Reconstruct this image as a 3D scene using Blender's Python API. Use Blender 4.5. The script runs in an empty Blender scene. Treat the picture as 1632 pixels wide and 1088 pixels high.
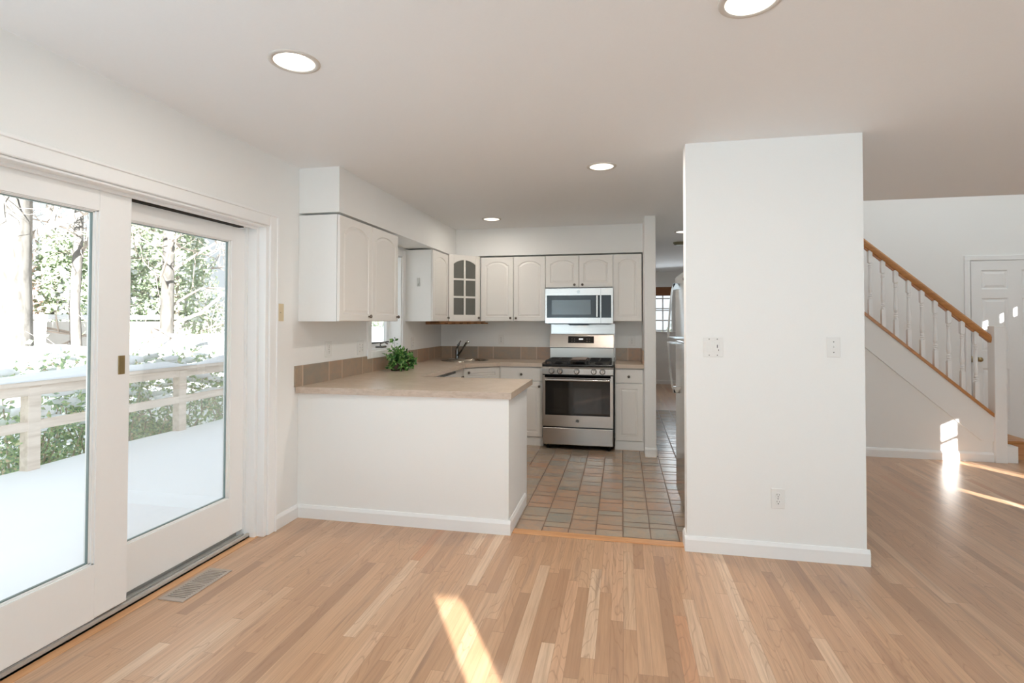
import bpy, bmesh, math, random
from mathutils import Vector, Matrix
import numpy as np
PI = math.pi
C = bpy.context.scene.collection
sc = bpy.context.scene

# ------------------------------------------------------------------ camera
F_PX, YAW, PITCH, ROLL, CY, H = 843.8, 0.20576, 0.01783, 0.00084, 496.14, 1.3767
c_, s_ = math.cos(YAW), math.sin(YAW)
fw = Vector((-s_, c_, 0)); rt = Vector((c_, s_, 0)); up = Vector((0, 0, 1))
fw2 = fw*math.cos(PITCH) + up*math.sin(PITCH); up2 = up*math.cos(PITCH) - fw*math.sin(PITCH)
rt2 = rt*math.cos(ROLL) + up2*math.sin(ROLL); up3 = up2*math.cos(ROLL) - rt*math.sin(ROLL)
cam_d = bpy.data.cameras.new('camera'); cam = bpy.data.objects.new('camera', cam_d); C.objects.link(cam)
cam_d.sensor_width = 36; cam_d.lens = F_PX/1632*36; cam_d.shift_y = -(544-CY)/1632
cam_d.clip_start = 0.05; cam_d.clip_end = 300
M = Matrix((rt2, up3, -fw2)).transposed().to_4x4(); M.translation = Vector((0, 0, H))
cam.matrix_world = M
sc.camera = cam

# ------------------------------------------------------------------ light
sc.view_settings.view_transform = 'Standard'; sc.view_settings.look = 'None'
sc.view_settings.gamma = 1; sc.view_settings.use_curve_mapping = False
sc.view_settings.exposure = 0.2
sc.cycles.max_bounces = 10; sc.cycles.diffuse_bounces = 7; sc.cycles.glossy_bounces = 4
sc.cycles.transparent_max_bounces = 12
sc.cycles.caustics_reflective = False; sc.cycles.caustics_refractive = False
sc.cycles.sample_clamp_indirect = 6

w = bpy.data.worlds.new('world'); sc.world = w; w.use_nodes = True
bg = w.node_tree.nodes['Background']; bg.inputs[0].default_value = (0.86, 0.93, 1.0, 1); bg.inputs[1].default_value = 1.1

sun_d = bpy.data.lights.new('sun', 'SUN'); sun_d.energy = 26; sun_d.angle = math.radians(0.3); sun_d.color = (1, .98, .95)
sun = bpy.data.objects.new('sun', sun_d); C.objects.link(sun)
SD = Vector((-.51, .86, -.265)).normalized()
sun.rotation_euler = SD.to_track_quat('-Z', 'Y').to_euler(); sun.location = (6, -6, 6)

def area(name, loc, direction, sx, sy, power, col=(1, 1, 1), shape='RECTANGLE'):
    d = bpy.data.lights.new(name, 'AREA'); d.shape = shape; d.size = sx; d.size_y = sy; d.energy = power; d.color = col
    o = bpy.data.objects.new(name, d); C.objects.link(o); o.location = loc
    o.rotation_euler = Vector(direction).to_track_quat('-Z', 'Y').to_euler()
    return o
# unseen area lamps added inside the walls, standing in for window daylight
DAY = (.625, .845, 1.0)
area('fill_left', (-2.15, -1.45, 1.25), (1, .25, 2.4), 2.8, 1.9, 112, DAY)
area('fill_right', (5.5, -.9, 1.3), (-1, .05, 2.4), 3.2, 1.8, 142, DAY)
area('fill_rear', (-1.0, -2.93, 1.45), (0, 1, 1.5), 2.0, 1.6, 12, DAY)
area('fill_rear_right', (1.2, -2.93, 1.45), (0, 1, 1.5), 2.0, 1.6, 12, DAY)
area('fill_foyer', (3.4, 5.5, 4.6), (0, .5, -1), 2.5, .8, 26, (.88, .95, 1))
area('fill_far_room', (1.2, 11.0, 1.5), (-.6, -1, 0), .8, 1.2, 8, (.84, .93, 1))

# ------------------------------------------------------------------ materials
MATS = {}
def nmat(name):
    m = bpy.data.materials.new(name); m.use_nodes = True; nt = m.node_tree; nt.nodes.clear(); MATS[name] = m
    out = nt.nodes.new('ShaderNodeOutputMaterial'); b = nt.nodes.new('ShaderNodeBsdfPrincipled')
    nt.links.new(b.outputs[0], out.inputs[0])
    return m, nt, b, out
def lin(c):
    return tuple(((x/255)/12.92 if x/255 <= .04045 else ((x/255+.055)/1.055)**2.4) for x in c) + (1,)
def simple(name, rgb, rough=.5, metal=0, bump=0, bscale=40, var=0, spec=None, coat=0):
    m, nt, b, out = nmat(name)
    col = lin(rgb)
    b.inputs['Base Color'].default_value = col; b.inputs['Roughness'].default_value = rough; b.inputs['Metallic'].default_value = metal
    if spec is not None: b.inputs['Specular IOR Level'].default_value = spec
    if coat: b.inputs['Coat Weight'].default_value = coat
    tc = nt.nodes.new('ShaderNodeTexCoord'); n = nt.nodes.new('ShaderNodeTexNoise'); n.inputs['Scale'].default_value = bscale
    nt.links.new(tc.outputs['Object'], n.inputs['Vector'])
    if bump:
        bp = nt.nodes.new('ShaderNodeBump'); bp.inputs['Strength'].default_value = bump; bp.inputs['Distance'].default_value = .002
        nt.links.new(n.outputs[0], bp.inputs['Height']); nt.links.new(bp.outputs[0], b.inputs['Normal'])
    mx = nt.nodes.new('ShaderNodeMix'); mx.data_type = 'RGBA'
    mx.inputs[6].default_value = tuple(x*(1-var) for x in col[:3])+(1,); mx.inputs[7].default_value = tuple(min(1, x*(1+var)) for x in col[:3])+(1,)
    nt.links.new(n.outputs[0], mx.inputs[0]); nt.links.new(mx.outputs[2], b.inputs['Base Color'])
    return m
class G:                                   # small node-graph helper
    def __init__(s, nt): s.nt = nt
    def link(s, a, b): s.nt.links.new(a, b)
    def math(s, op, a, b=None, c=None):
        n = s.nt.nodes.new('ShaderNodeMath'); n.operation = op
        for i, v in enumerate((a, b, c)):
            if v is None: continue
            if isinstance(v, (int, float)): n.inputs[i].default_value = v
            else: s.link(v, n.inputs[i])
        return n.outputs[0]
    def comb(s, x, y, z=0):
        n = s.nt.nodes.new('ShaderNodeCombineXYZ')
        for i, v in enumerate((x, y, z)):
            if isinstance(v, (int, float)): n.inputs[i].default_value = v
            else: s.link(v, n.inputs[i])
        return n.outputs[0]
    def white(s, vec):
        n = s.nt.nodes.new('ShaderNodeTexWhiteNoise'); n.noise_dimensions = '3D'; s.link(vec, n.inputs[0]); return n
    def noise(s, vec, scale=1, detail=3, rough=.5, dist=0):
        n = s.nt.nodes.new('ShaderNodeTexNoise'); s.link(vec, n.inputs['Vector']); n.inputs['Scale'].default_value = scale
        n.inputs['Detail'].default_value = detail; n.inputs['Roughness'].default_value = rough; n.inputs['Distortion'].default_value = dist
        return n.outputs[0]
    def ramp(s, fac, stops, interp='LINEAR'):
        n = s.nt.nodes.new('ShaderNodeValToRGB'); n.color_ramp.interpolation = interp; e = n.color_ramp.elements
        while len(e) < len(stops): e.new(.5)
        for i, (p, c) in enumerate(stops):
            e[i].position = p; e[i].color = c if len(c) == 4 else lin(c)
        s.link(fac, n.inputs[0]); return n.outputs[0]
    def mix(s, fac, a, b, mode='MIX'):
        n = s.nt.nodes.new('ShaderNodeMix'); n.data_type = 'RGBA'; n.blend_type = mode
        for i, v in ((0, fac), (6, a), (7, b)):
            if isinstance(v, (int, float)): n.inputs[i].default_value = v
            elif isinstance(v, tuple): n.inputs[i].default_value = v
            else: s.link(v, n.inputs[i])
        return n.outputs[2]
    def bump(s, h, strength, dist=.002):
        n = s.nt.nodes.new('ShaderNodeBump'); n.inputs['Strength'].default_value = strength; n.inputs['Distance'].default_value = dist
        s.link(h, n.inputs['Height']); return n.outputs[0]
    def xyz(s):
        tc = s.nt.nodes.new('ShaderNodeTexCoord'); sp = s.nt.nodes.new('ShaderNodeSeparateXYZ'); s.link(tc.outputs['Object'], sp.inputs[0])
        return sp.outputs[0], sp.outputs[1], sp.outputs[2], tc.outputs['Object']

def mat_oak_floor():
    m, nt, b, out = nmat('oak_strip_floor'); g = G(nt); x, y, z, v = g.xyz()
    a = g.math('DIVIDE', x, .0572); row = g.math('FLOOR', a); fx = g.math('FRACT', a)
    r1 = g.white(g.comb(row, 3.7)).outputs[0]; r2 = g.white(g.comb(row, 11.3)).outputs[0]
    u = g.math('ADD', g.math('DIVIDE', y, g.math('MULTIPLY_ADD', r2, .6, .55)), g.math('MULTIPLY', r1, 13.0))
    pl = g.math('FLOOR', u); fy = g.math('FRACT', u)
    rnd = g.white(g.comb(row, pl, 1.5)); rv = rnd.outputs[0]
    rv2 = g.white(g.comb(row, pl, 7.5)).outputs[0]
    base = g.ramp(rv, [(0, (172, 132, 100)), (.1, (190, 147, 112)), (.35, (200, 157, 120)), (.7, (205, 163, 127)), (.88, (210, 171, 136)), (.96, (224, 192, 160)), (1, (196, 138, 96))])
    off = g.math('MULTIPLY', rv, 37.0)
    # long fine grain
    gr = g.noise(g.comb(g.math('MULTIPLY', x, 90), g.math('MULTIPLY_ADD', y, 3.0, off), off), 1, 4, .65)
    base = g.mix(g.math('MULTIPLY', g.ramp(gr, [(.36, (255,)*3), (.6, (0,)*3)]), .42), base, lin((158, 118, 86)))
    # cathedral rings on some planks
    n2 = g.noise(g.comb(g.math('MULTIPLY_ADD', x, 11, off), g.math('MULTIPLY_ADD', y, 1.7, off)), 1, 1.5, .5)
    ring = g.math('FRACT', g.math('MULTIPLY', n2, 11.0))
    rl = g.ramp(ring, [(0, (255,)*3), (.12, (70,)*3), (.3, (0,)*3), (.9, (0,)*3), (1, (200,)*3)])
    base = g.mix(g.math('MULTIPLY', g.math('MULTIPLY', rl, g.math('GREATER_THAN', rv2, .4)), .5), base, lin((146, 102, 70)))
    # smoky mineral streaks
    st = g.noise(g.comb(g.math('MULTIPLY_ADD', x, 14, off), g.math('MULTIPLY_ADD', y, .9, off)), 1, 3, .6)
    base = g.mix(g.math('MULTIPLY', g.ramp(st, [(.58, (0,)*3), (.74, (255,)*3)]), .6), base, lin((136, 104, 84)))
    ex = g.math('MINIMUM', fx, g.math('SUBTRACT', 1, fx)); ey = g.math('MINIMUM', fy, g.math('SUBTRACT', 1, fy))
    gap = g.math('MAXIMUM', g.math('LESS_THAN', ex, .014), g.math('LESS_THAN', ey, .0016))
    base = g.mix(g.math('MULTIPLY', gap, .42), base, lin((112, 78, 54)))
    g.link(base, b.inputs['Base Color'])
    rr = g.math('MULTIPLY_ADD', gr, .14, .24)
    g.link(rr, b.inputs['Roughness']); b.inputs['Coat Weight'].default_value = .45; b.inputs['Coat Roughness'].default_value = .33; b.inputs['Specular IOR Level'].default_value = .62
    hgt = g.math('SUBTRACT', g.math('MULTIPLY', gr, .25), g.math('MULTIPLY', gap, 1.0))
    wav = g.noise(g.comb(g.math('MULTIPLY', x, 9), g.math('MULTIPLY', y, 1.2)), 1, 2)
    g.link(g.bump(g.math('ADD', hgt, g.math('MULTIPLY', wav, .5)), .12, .0015), b.inputs['Normal'])
    return m

def slate_color(g, v, rnd_v, rnd_off):
    base = g.ramp(rnd_v, [(0, (146, 144, 134)), (.3, (172, 162, 146)), (.55, (182, 160, 136)), (.8, (188, 148, 120)), (1, (164, 154, 138))])
    n = g.noise(v, 9, 5, .65, .6)
    base = g.mix(g.ramp(n, [(.38, (0,)*3), (.66, (190,)*3)]), base, lin((192, 156, 128)))
    n2 = g.noise(v, 16, 4, .6, 1.0)
    base = g.mix(g.ramp(n2, [(.45, (0,)*3), (.72, (200,)*3)]), base, lin((146, 146, 138)))
    return base, n, n2

def mat_slate_floor():
    m, nt, b, out = nmat('slate_tile_floor'); g = G(nt); x, y, z, v = g.xyz()
    a = g.math('DIVIDE', g.math('ADD', x, .001), .1745); col = g.math('FLOOR', a); fx = g.math('FRACT', a)
    off = g.white(g.comb(col, 5.1)).outputs[0]
    u = g.math('ADD', g.math('DIVIDE', y, .263), off); k = g.math('FLOOR', u); f = g.math('FRACT', u)
    small = g.math('GREATER_THAN', f, .667)
    rnd = g.white(g.comb(col, g.math('MULTIPLY_ADD', k, 2, small), 2.2)).outputs[0]
    vv = g.comb(g.math('ADD', x, g.math('MULTIPLY', rnd, 20)), g.math('ADD', y, g.math('MULTIPLY', rnd, 9)), rnd)
    base, n, n2 = slate_color(g, vv, rnd, rnd)
    e1 = g.math('ABSOLUTE', g.math('SUBTRACT', f, .667)); e2 = g.math('MINIMUM', f, g.math('SUBTRACT', 1, f))
    gy = g.math('MULTIPLY', g.math('MINIMUM', e1, e2), .263); gx = g.math('MULTIPLY', g.math('MINIMUM', fx, g.math('SUBTRACT', 1, fx)), .1745)
    d = g.math('MINIMUM', gx, g.math('MULTIPLY', gy, .6))
    gap = g.ramp(d, [(.003, (255,)*3), (.005, (0,)*3)])
    base = g.mix(gap, base, lin((112, 84, 62)))
    g.link(base, b.inputs['Base Color'])
    g.link(g.math('MULTIPLY_ADD', gap, .4, g.math('MULTIPLY_ADD', n, .12, .14)), b.inputs['Roughness'])
    b.inputs['Specular IOR Level'].default_value = .45
    g.link(g.bump(g.math('SUBTRACT', g.math('MULTIPLY', n2, .35), gap), .25, .003), b.inputs['Normal'])
    return m

def mat_slate_wall(name, axis):
    m, nt, b, out = nmat(name); g = G(nt); x, y, z, v = g.xyz()
    c = (x, y)[axis]
    u = g.math('DIVIDE', g.math('ADD', c, 2.1 if axis == 0 else -3.395), .54); k = g.math('FLOOR', u); f = g.math('FRACT', u)
    small = g.math('GREATER_THAN', f, .64)
    rnd = g.white(g.comb(g.math('MULTIPLY_ADD', k, 2, small), 4.2)).outputs[0]
    vv = g.comb(g.math('ADD', x, g.math('MULTIPLY', rnd, 7)), y, g.math('ADD', z, rnd))
    base, n, n2 = slate_color(g, vv, rnd, rnd)
    base = g.mix(.25, base, lin((150, 122, 100)))
    e1 = g.math('ABSOLUTE', g.math('SUBTRACT', f, .64)); e2 = g.math('MINIMUM', f, g.math('SUBTRACT', 1, f))
    d = g.math('MULTIPLY', g.math('MINIMUM', e1, e2), .54)
    gap = g.ramp(d, [(.003, (255,)*3), (.0055, (0,)*3)])
    base = g.mix(gap, base, lin((206, 182, 160)))
    g.link(base, b.inputs['Base Color']); b.inputs['Roughness'].default_value = .35
    g.link(g.bump(g.math('SUBTRACT', g.math('MULTIPLY', n2, .3), gap), .2, .003), b.inputs['Normal'])
    return m

def mat_laminate():
    m, nt, b, out = nmat('taupe_laminate'); g = G(nt); x, y, z, v = g.xyz()
    n = g.noise(v, 55, 5, .7); n2 = g.noise(v, 7, 4, .6, .5)
    base = g.mix(g.ramp(n2, [(.35, (0,)*3), (.7, (255,)*3)]), lin((204, 186, 168)), lin((216, 197, 178)))
    base = g.mix(g.math('MULTIPLY', g.ramp(n, [(.4, (0,)*3), (.65, (255,)*3)]), .45), base, lin((198, 178, 158)))
    g.link(base, b.inputs['Base Color']); b.inputs['Roughness'].default_value = .22; b.inputs['Specular IOR Level'].default_value = .6
    g.link(g.bump(n, .06, .001), b.inputs['Normal'])
    return m

def mat_wood(name, rgb, rgb2, sx=40, sy=3, rough=.4, axis='y'):
    m, nt, b, out = nmat(name); g = G(nt); x, y, z, v = g.xyz()
    if axis == 'y': vec = g.comb(g.math('MULTIPLY', x, sx), g.math('MULTIPLY', y, sy), g.math('MULTIPLY', z, sx))
    elif axis == 'x': vec = g.comb(g.math('MULTIPLY', x, sy), g.math('MULTIPLY', y, sx), g.math('MULTIPLY', z, sx))
    else: vec = g.comb(g.math('MULTIPLY', x, sx), g.math('MULTIPLY', y, sx), g.math('MULTIPLY', z, sy))
    n = g.noise(vec, 1, 4, .6, .4)
    g.link(g.ramp(n, [(.3, rgb2), (.6, rgb)]), b.inputs['Base Color']); b.inputs['Roughness'].default_value = rough
    g.link(g.bump(n, .1), b.inputs['Normal'])
    return m

def mat_steel(name, rgb, rough=.28, horiz=True):
    m, nt, b, out = nmat(name); g = G(nt); x, y, z, v = g.xyz()
    vec = g.comb(g.math('MULTIPLY', x, 3), g.math('MULTIPLY', y, 3), g.math('MULTIPLY', z, 500)) if horiz else g.comb(g.math('MULTIPLY', x, 500), g.math('MULTIPLY', y, 500), g.math('MULTIPLY', z, 3))
    n = g.noise(vec, 1, 2, .5)
    b.inputs['Base Color'].default_value = lin(rgb); b.inputs['Metallic'].default_value = 1
    g.link(g.math('MULTIPLY_ADD', n, .1, rough-.05), b.inputs['Roughness'])
    g.link(g.bump(n, .03, .0005), b.inputs['Normal'])
    return m

def mat_glass(name, tint=(1, 1, 1, 1), refl=.5):
    m, nt, b, out = nmat(name); g = G(nt); nt.nodes.remove(b)
    tr = nt.nodes.new('ShaderNodeBsdfTransparent'); tr.inputs[0].default_value = tint
    gl = nt.nodes.new('ShaderNodeBsdfGlossy'); gl.inputs['Roughness'].default_value = 0.0
    fr = nt.nodes.new('ShaderNodeFresnel'); fr.inputs[0].default_value = 1.45
    mx = nt.nodes.new('ShaderNodeMixShader')
    g.link(g.math('MULTIPLY', fr.outputs[0], refl), mx.inputs[0]); g.link(tr.outputs[0], mx.inputs[1]); g.link(gl.outputs[0], mx.inputs[2]); g.link(mx.outputs[0], out.inputs[0])
    return m
def mat_emit(name, col, strength):
    m, nt, b, out = nmat(name); nt.nodes.remove(b); e = nt.nodes.new('ShaderNodeEmission')
    e.inputs[0].default_value = col; e.inputs[1].default_value = strength; nt.links.new(e.outputs[0], out.inputs[0]); return m
def mat_leaf(name, stops, rough=.5, trans=.25):
    m, nt, b, out = nmat(name); g = G(nt); x, y, z, v = g.xyz()
    r = g.white(g.comb(g.math('FLOOR', g.math('MULTIPLY', x, 45)), g.math('FLOOR', g.math('MULTIPLY', y, 45)), g.math('FLOOR', g.math('MULTIPLY', z, 45)))).outputs[0]
    col = g.ramp(r, stops); g.link(col, b.inputs['Base Color']); b.inputs['Roughness'].default_value = rough
    tl = nt.nodes.new('ShaderNodeBsdfTranslucent'); g.link(col, tl.inputs[0]); mx = nt.nodes.new('ShaderNodeMixShader'); mx.inputs[0].default_value = trans
    g.link(b.outputs[0], mx.inputs[1]); g.link(tl.outputs[0], mx.inputs[2]); g.link(mx.outputs[0], out.inputs[0])
    return m

oak = mat_oak_floor(); slate = mat_slate_floor(); bs_y = mat_slate_wall('slate_backsplash_side', 1); bs_x = mat_slate_wall('slate_backsplash_far', 0)
laminate = mat_laminate()
wallp = simple('wall_paint', (242, 241, 238), .6, bump=.08, bscale=180, var=.012)
ceilp = simple('ceiling_paint', (243, 244, 245), .75, bump=.1, bscale=120, var=.012)
trimp = simple('trim_paint', (244, 243, 241), .35, bump=.03, bscale=60, var=.01)
cabp = simple('cabinet_paint', (238, 234, 228), .38, bump=.02, bscale=80, var=.012)
cabside = simple('cabinet_side_laminate', (240, 239, 236), .4, var=.01)
dark = simple('dark_gap', (50, 42, 36), .7, var=.1)
white_pl = simple('white_plastic', (236, 234, 230), .35, var=.01)
beige_pl = simple('ivory_plastic', (214, 198, 164), .4, var=.02)
slot_m = simple('slot_black', (60, 56, 52), .6, var=.05)
brass = simple('brass', (168, 148, 108), .35, .9, var=.08)
knobm = simple('pewter', (120, 112, 104), .28, 1, var=.1)
chrome = simple('chrome', (215, 215, 215), .08, 1, var=.02)
dchrome = simple('dark_chrome', (120, 118, 116), .12, 1, var=.05)
steel = mat_steel('brushed_steel', (192, 186, 180), .25)
steel_v = mat_steel('fridge_steel', (170, 168, 165), .16, False)
steel_b = mat_steel('backguard_steel', (182, 174, 165), .3)
blackgl = simple('black_glass', (14, 13, 13), .04, 0, var=.05, spec=.5, coat=.15)
blackm = simple('black_enamel', (20, 19, 18), .25, 0, var=.1)
iron = simple('cast_iron', (28, 26, 25), .55, 0, bump=.2, bscale=200, var=.1)
alum = simple('aluminium_track', (186, 182, 176), .6, 0, bump=.1, bscale=100, var=.1)
ventm = simple('vent_paint', (186, 172, 160), .45, .1, var=.05)
oakhr = mat_wood('oak_handrail', (196, 138, 82), (170, 112, 60), 30, 2, .35, 'x')
oakst = mat_wood('oak_saddle', (214, 160, 112), (196, 138, 92), 40, 3, .35, 'x')
oakst_y = mat_wood('oak_border_strip', (226, 174, 126), (208, 152, 106), 40, 3, .35, 'y')
rackw = mat_wood('rack_wood', (178, 126, 82), (140, 94, 58), 40, 3, .5, 'x')
frost = simple('frosted_glass', (106, 106, 100), .22, 0, var=.04, spec=.5)
glass = mat_glass('clear_glass', (.97, .985, .98, 1), .35)
glass_edge = simple('glazing_seal', (120, 136, 134), .4, var=.05)
snow = simple('snow', (244, 246, 250), .85, bump=.3, bscale=3, var=.012)
deckw = mat_wood('weathered_deck_wood', (232, 218, 206), (208, 192, 178), 20, 2, .8, 'y')
bark_p = mat_wood('pale_bark', (126, 122, 117), (84, 80, 76), 9, 3, .9, 'z')
bark_s = simple('branch_bark', (186, 172, 160), .9, var=.2, bscale=6)
leaf_in = mat_leaf('ivy_leaf', [(0, (36, 76, 32)), (.4, (70, 124, 54)), (.75, (114, 166, 80)), (1, (184, 208, 144))], .4, .15)
leaf_rh = mat_leaf('rhododendron_leaf', [(0, (140, 158, 150)), (.4, (166, 188, 150)), (.8, (196, 216, 166)), (1, (232, 200, 186))])  # this and the two leaf tints below are paled to imitate overexposure
leaf_ev = mat_leaf('evergreen_leaf', [(0, (132, 152, 122)), (.5, (166, 188, 150)), (.8, (198, 208, 184)), (1, (216, 192, 180))])
leaf_red = mat_leaf('russet_leaf', [(0, (188, 156, 140)), (.6, (210, 184, 170)), (1, (224, 210, 198))])
soil = simple('soil', (52, 36, 28), .9, var=.3)
potm = simple('wicker_pot', (62, 38, 30), .6, bump=.6, bscale=90, var=.3)
shade_m = mat_wood('bamboo_shade', (150, 100, 66), (118, 76, 48), 60, 8, .7, 'x')
lens_m = mat_emit('lamp_lens', (1, .95, .86, 1), 6)
lens_can = mat_emit('lamp_bowl', (1, .93, .82, 1), 1.5)
oven_led = mat_emit('oven_display', (1, .98, .92, 1), 2)
glint = mat_emit('hood_lamp', (1, .85, .62, 1), 6)

# ------------------------------------------------------------------ mesh helpers
def V(*a): return Vector(a)
def box(bm, x0, x1, y0, y1, z0, z1, bev=0, seg=1, mat=None):
    r = bmesh.ops.create_cube(bm, size=1); vs = r['verts']
    for v in vs: v.co = V(x0+(v.co.x+.5)*(x1-x0), y0+(v.co.y+.5)*(y1-y0), z0+(v.co.z+.5)*(z1-z0))
    if bev > 0:
        es = list({e for v in vs for e in v.link_edges})
        bmesh.ops.bevel(bm, geom=es, offset=bev, segments=seg, affect='EDGES', profile=.5)
def xbox(*a, **k):
    bm = bmesh.new(); box(bm, *a, **k); return bm
def frame(d):
    d = d.normalized(); a = V(0, 0, 1) if abs(d.z) < .9 else V(1, 0, 0); u = d.cross(a).normalized(); return u, u.cross(d).normalized()*-1
def tube(bm, pts, rad, n=8, cap=True):
    rings = []
    P = [Vector(p) for p in pts]
    R = rad if isinstance(rad, (list, tuple)) else [rad]*len(P)
    for i, p in enumerate(P):
        d = (P[min(i+1, len(P)-1)] - P[max(i-1, 0)])
        u, v = frame(d)
        rings.append([bm.verts.new(p + (u*math.cos(2*PI*k/n) + v*math.sin(2*PI*k/n))*R[i]) for k in range(n)])
    for a, b in zip(rings, rings[1:]):
        for k in range(n):
            bm.faces.new((a[k], a[(k+1) % n], b[(k+1) % n], b[k]))
    if cap: bm.faces.new(rings[0][::-1]); bm.faces.new(rings[-1])
def lathe(bm, prof, c=(0, 0, 0), axis='z', n=20, cap=True):
    rings = []
    for r, h in prof:
        ring = []
        for k in range(n):
            a = 2*PI*k/n; p = (r*math.cos(a), r*math.sin(a), h)
            if axis == 'y': p = (p[0], p[2], p[1])
            if axis == 'x': p = (p[2], p[0], p[1])
            ring.append(bm.verts.new(V(*p)+V(*c)))
        rings.append(ring)
    for a, b in zip(rings, rings[1:]):
        for k in range(n): bm.faces.new((a[k], a[(k+1) % n], b[(k+1) % n], b[k]))
    if cap: bm.faces.new(rings[0]); bm.faces.new(rings[-1])
def prism(bm, poly, h, to):          # poly 2-D points, h=(lo,hi) extrusion, to(u,v,w)->xyz
    a = [bm.verts.new(to(u, v, h[0])) for u, v in poly]; b = [bm.verts.new(to(u, v, h[1])) for u, v in poly]
    bm.faces.new(a); bm.faces.new(b[::-1]); n = len(poly)
    for k in range(n): bm.faces.new((a[k], b[k], b[(k+1) % n], a[(k+1) % n]))
def obj(name, bm, m, parent=None, smooth=False, M=None):
    bmesh.ops.recalc_face_normals(bm, faces=bm.faces[:])
    if M is not None: bm.transform(M)
    me = bpy.data.meshes.new(name); bm.to_mesh(me); bm.free()
    for mm in (m if isinstance(m, list) else [m]): me.materials.append(mm)
    if smooth:
        for p in me.polygons: p.use_smooth = True
    o = bpy.data.objects.new(name, me); C.objects.link(o)
    if parent is not None: o.parent = parent
    return o
def autosmooth(o, deg=35):
    me = o.data
    for p in me.polygons: p.use_smooth = True
    try: me.set_sharp_from_angle(angle=math.radians(deg))
    except Exception: pass
    return o
def thing(name, label, cat, loc=(0, 0, 0), rz=0, group=None):
    o = bpy.data.objects.new(name, None); C.objects.link(o); o.location = loc; o.rotation_euler = (0, 0, rz); o.empty_display_size = .1
    o['label'] = label; o['category'] = cat
    if group: o['group'] = group
    return o
def tag(o, label, cat, group=None, kind=None):
    o['label'] = label; o['category'] = cat
    if group: o['group'] = group
    if kind: o['kind'] = kind
    return o
def struct(name, bm, m, parent=None, label=None):
    o = obj(name, bm, m, parent)
    if parent is None: o['kind'] = 'structure'
    if label: o['label'] = label
    return o
def sthing(name):
    o = bpy.data.objects.new(name, None); C.objects.link(o); o['kind'] = 'structure'; o.empty_display_size = .1
    return o
def dup(root, loc, rz=None, label=None, group=None, scale=None):
    r = root.copy(); C.objects.link(r); r.location = loc
    if rz is not None: r.rotation_euler = (0, 0, rz)
    if scale is not None: r.scale = (scale,)*3
    if label: r['label'] = label
    if group: r['group'] = group
    for ch in list(root.children):
        c = ch.copy(); C.objects.link(c); c.parent = r
        for gch in list(ch.children):
            d = gch.copy(); C.objects.link(d); d.parent = c
    return r

# ------------------------------------------------------------------ room constants
XL = -2.2426; CE = 2.455; YF = 6.36; XR = 5.6; YB = -3.0

# ------------------------------------------------------------------ floor
bm = bmesh.new(); box(bm, -2.275, XR, YB, 3.39, -.05, 0); box(bm, 1.2, XR, 3.39, 7.0, -.05, 0)
struct('floor', bm, oak)
struct('floor.001', xbox(XL, 1.2, 3.46, 8.5, -.05, 0.001), slate)
struct('floor.002', xbox(-.5, 3, 8.5, 12.1, -.05, 0), oak)
struct('trim_1', xbox(-.705, 1.2, 3.39, 3.46, -.05, 0.006, bev=.003), oakst)
struct('trim_2', xbox(-2.345, -2.275, 1.17, 3.03, -.05, .002), oakst_y)

# ------------------------------------------------------------------ walls
def wall_x(name, xa, xb, y0, y1, z0, z1, holes):      # wall normal to X with rectangular holes (y0,y1,z0,z1)
    ys = sorted({y0, y1, *[h[0] for h in holes], *[h[1] for h in holes]}); bm = bmesh.new()
    for a, b in zip(ys, ys[1:]):
        hs = sorted([h for h in holes if h[0] <= a+1e-6 and h[1] >= b-1e-6], key=lambda h: h[2]); z = z0
        for h in hs:
            if h[2] > z: box(bm, xa, xb, a, b, z, h[2])
            z = h[3]
        if z < z1: box(bm, xa, xb, a, b, z, z1)
    bmesh.ops.remove_doubles(bm, verts=bm.verts[:], dist=1e-5)
    return struct(name, bm, wallp)
def wall_y(name, ya, yb, x0, x1, z0, z1, holes):
    xs = sorted({x0, x1, *[h[0] for h in holes], *[h[1] for h in holes]}); bm = bmesh.new()
    for a, b in zip(xs, xs[1:]):
        hs = sorted([h for h in holes if h[0] <= a+1e-6 and h[1] >= b-1e-6], key=lambda h: h[2]); z = z0
        for h in hs:
            if h[2] > z: box(bm, a, b, ya, yb, z, h[2])
            z = h[3]
        if z < z1: box(bm, a, b, ya, yb, z, z1)
    bmesh.ops.remove_doubles(bm, verts=bm.verts[:], dist=1e-5)
    return struct(name, bm, wallp)
WIN = (4.44, 5.13, 1.10, 2.04)
wall_x('wall_left', -2.42, XL-.0005, YB, YF+.12, 0, CE, [(1.17, 3.03, 0, 1.99), WIN])
wall_y('wall_far', YF, YF+.12, XL, .33, 0, CE, [])
wall_y('wall_rear', YB-.015, YB, XL, XR, 0, CE, [(2.36, 2.51, .5, 1.71)])
lites = [(1.836, 2.077, .95, 1.446), (1.836, 2.077, 1.478, 1.638), (2.105, 2.17, .95, 1.2), (.0, .2, .7, 1.52),
         (4.77, 4.85, 2.1, 2.2), (4.55, 4.63, 2.1, 2.2), (4.29, 4.37, 2.1, 2.2)]
wall_x('wall_right', XR, XR+.015, YB, 7.1, 0, 5.0, lites)
struct('wall_soffit_left', xbox(XL, -1.932, 3.355, YF, 2.137, CE), wallp)
struct('wall_soffit_far', xbox(-1.932, .22, 6.0, YF, 2.137, CE), wallp)
struct('wall_partition', xbox(.22, .333, 5.575, 12.1, 0, CE, bev=.004), wallp)
# free-standing wall block that hides the fridge
bm = bmesh.new(); box(bm, .3765, 1.345, 3.352, 3.47, 0, CE); box(bm, 1.225, 1.345, 3.47, 8.5, 0, CE)
bmesh.ops.remove_doubles(bm, verts=bm.verts[:], dist=1e-5)
struct('wall_center', bm, wallp)
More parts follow.
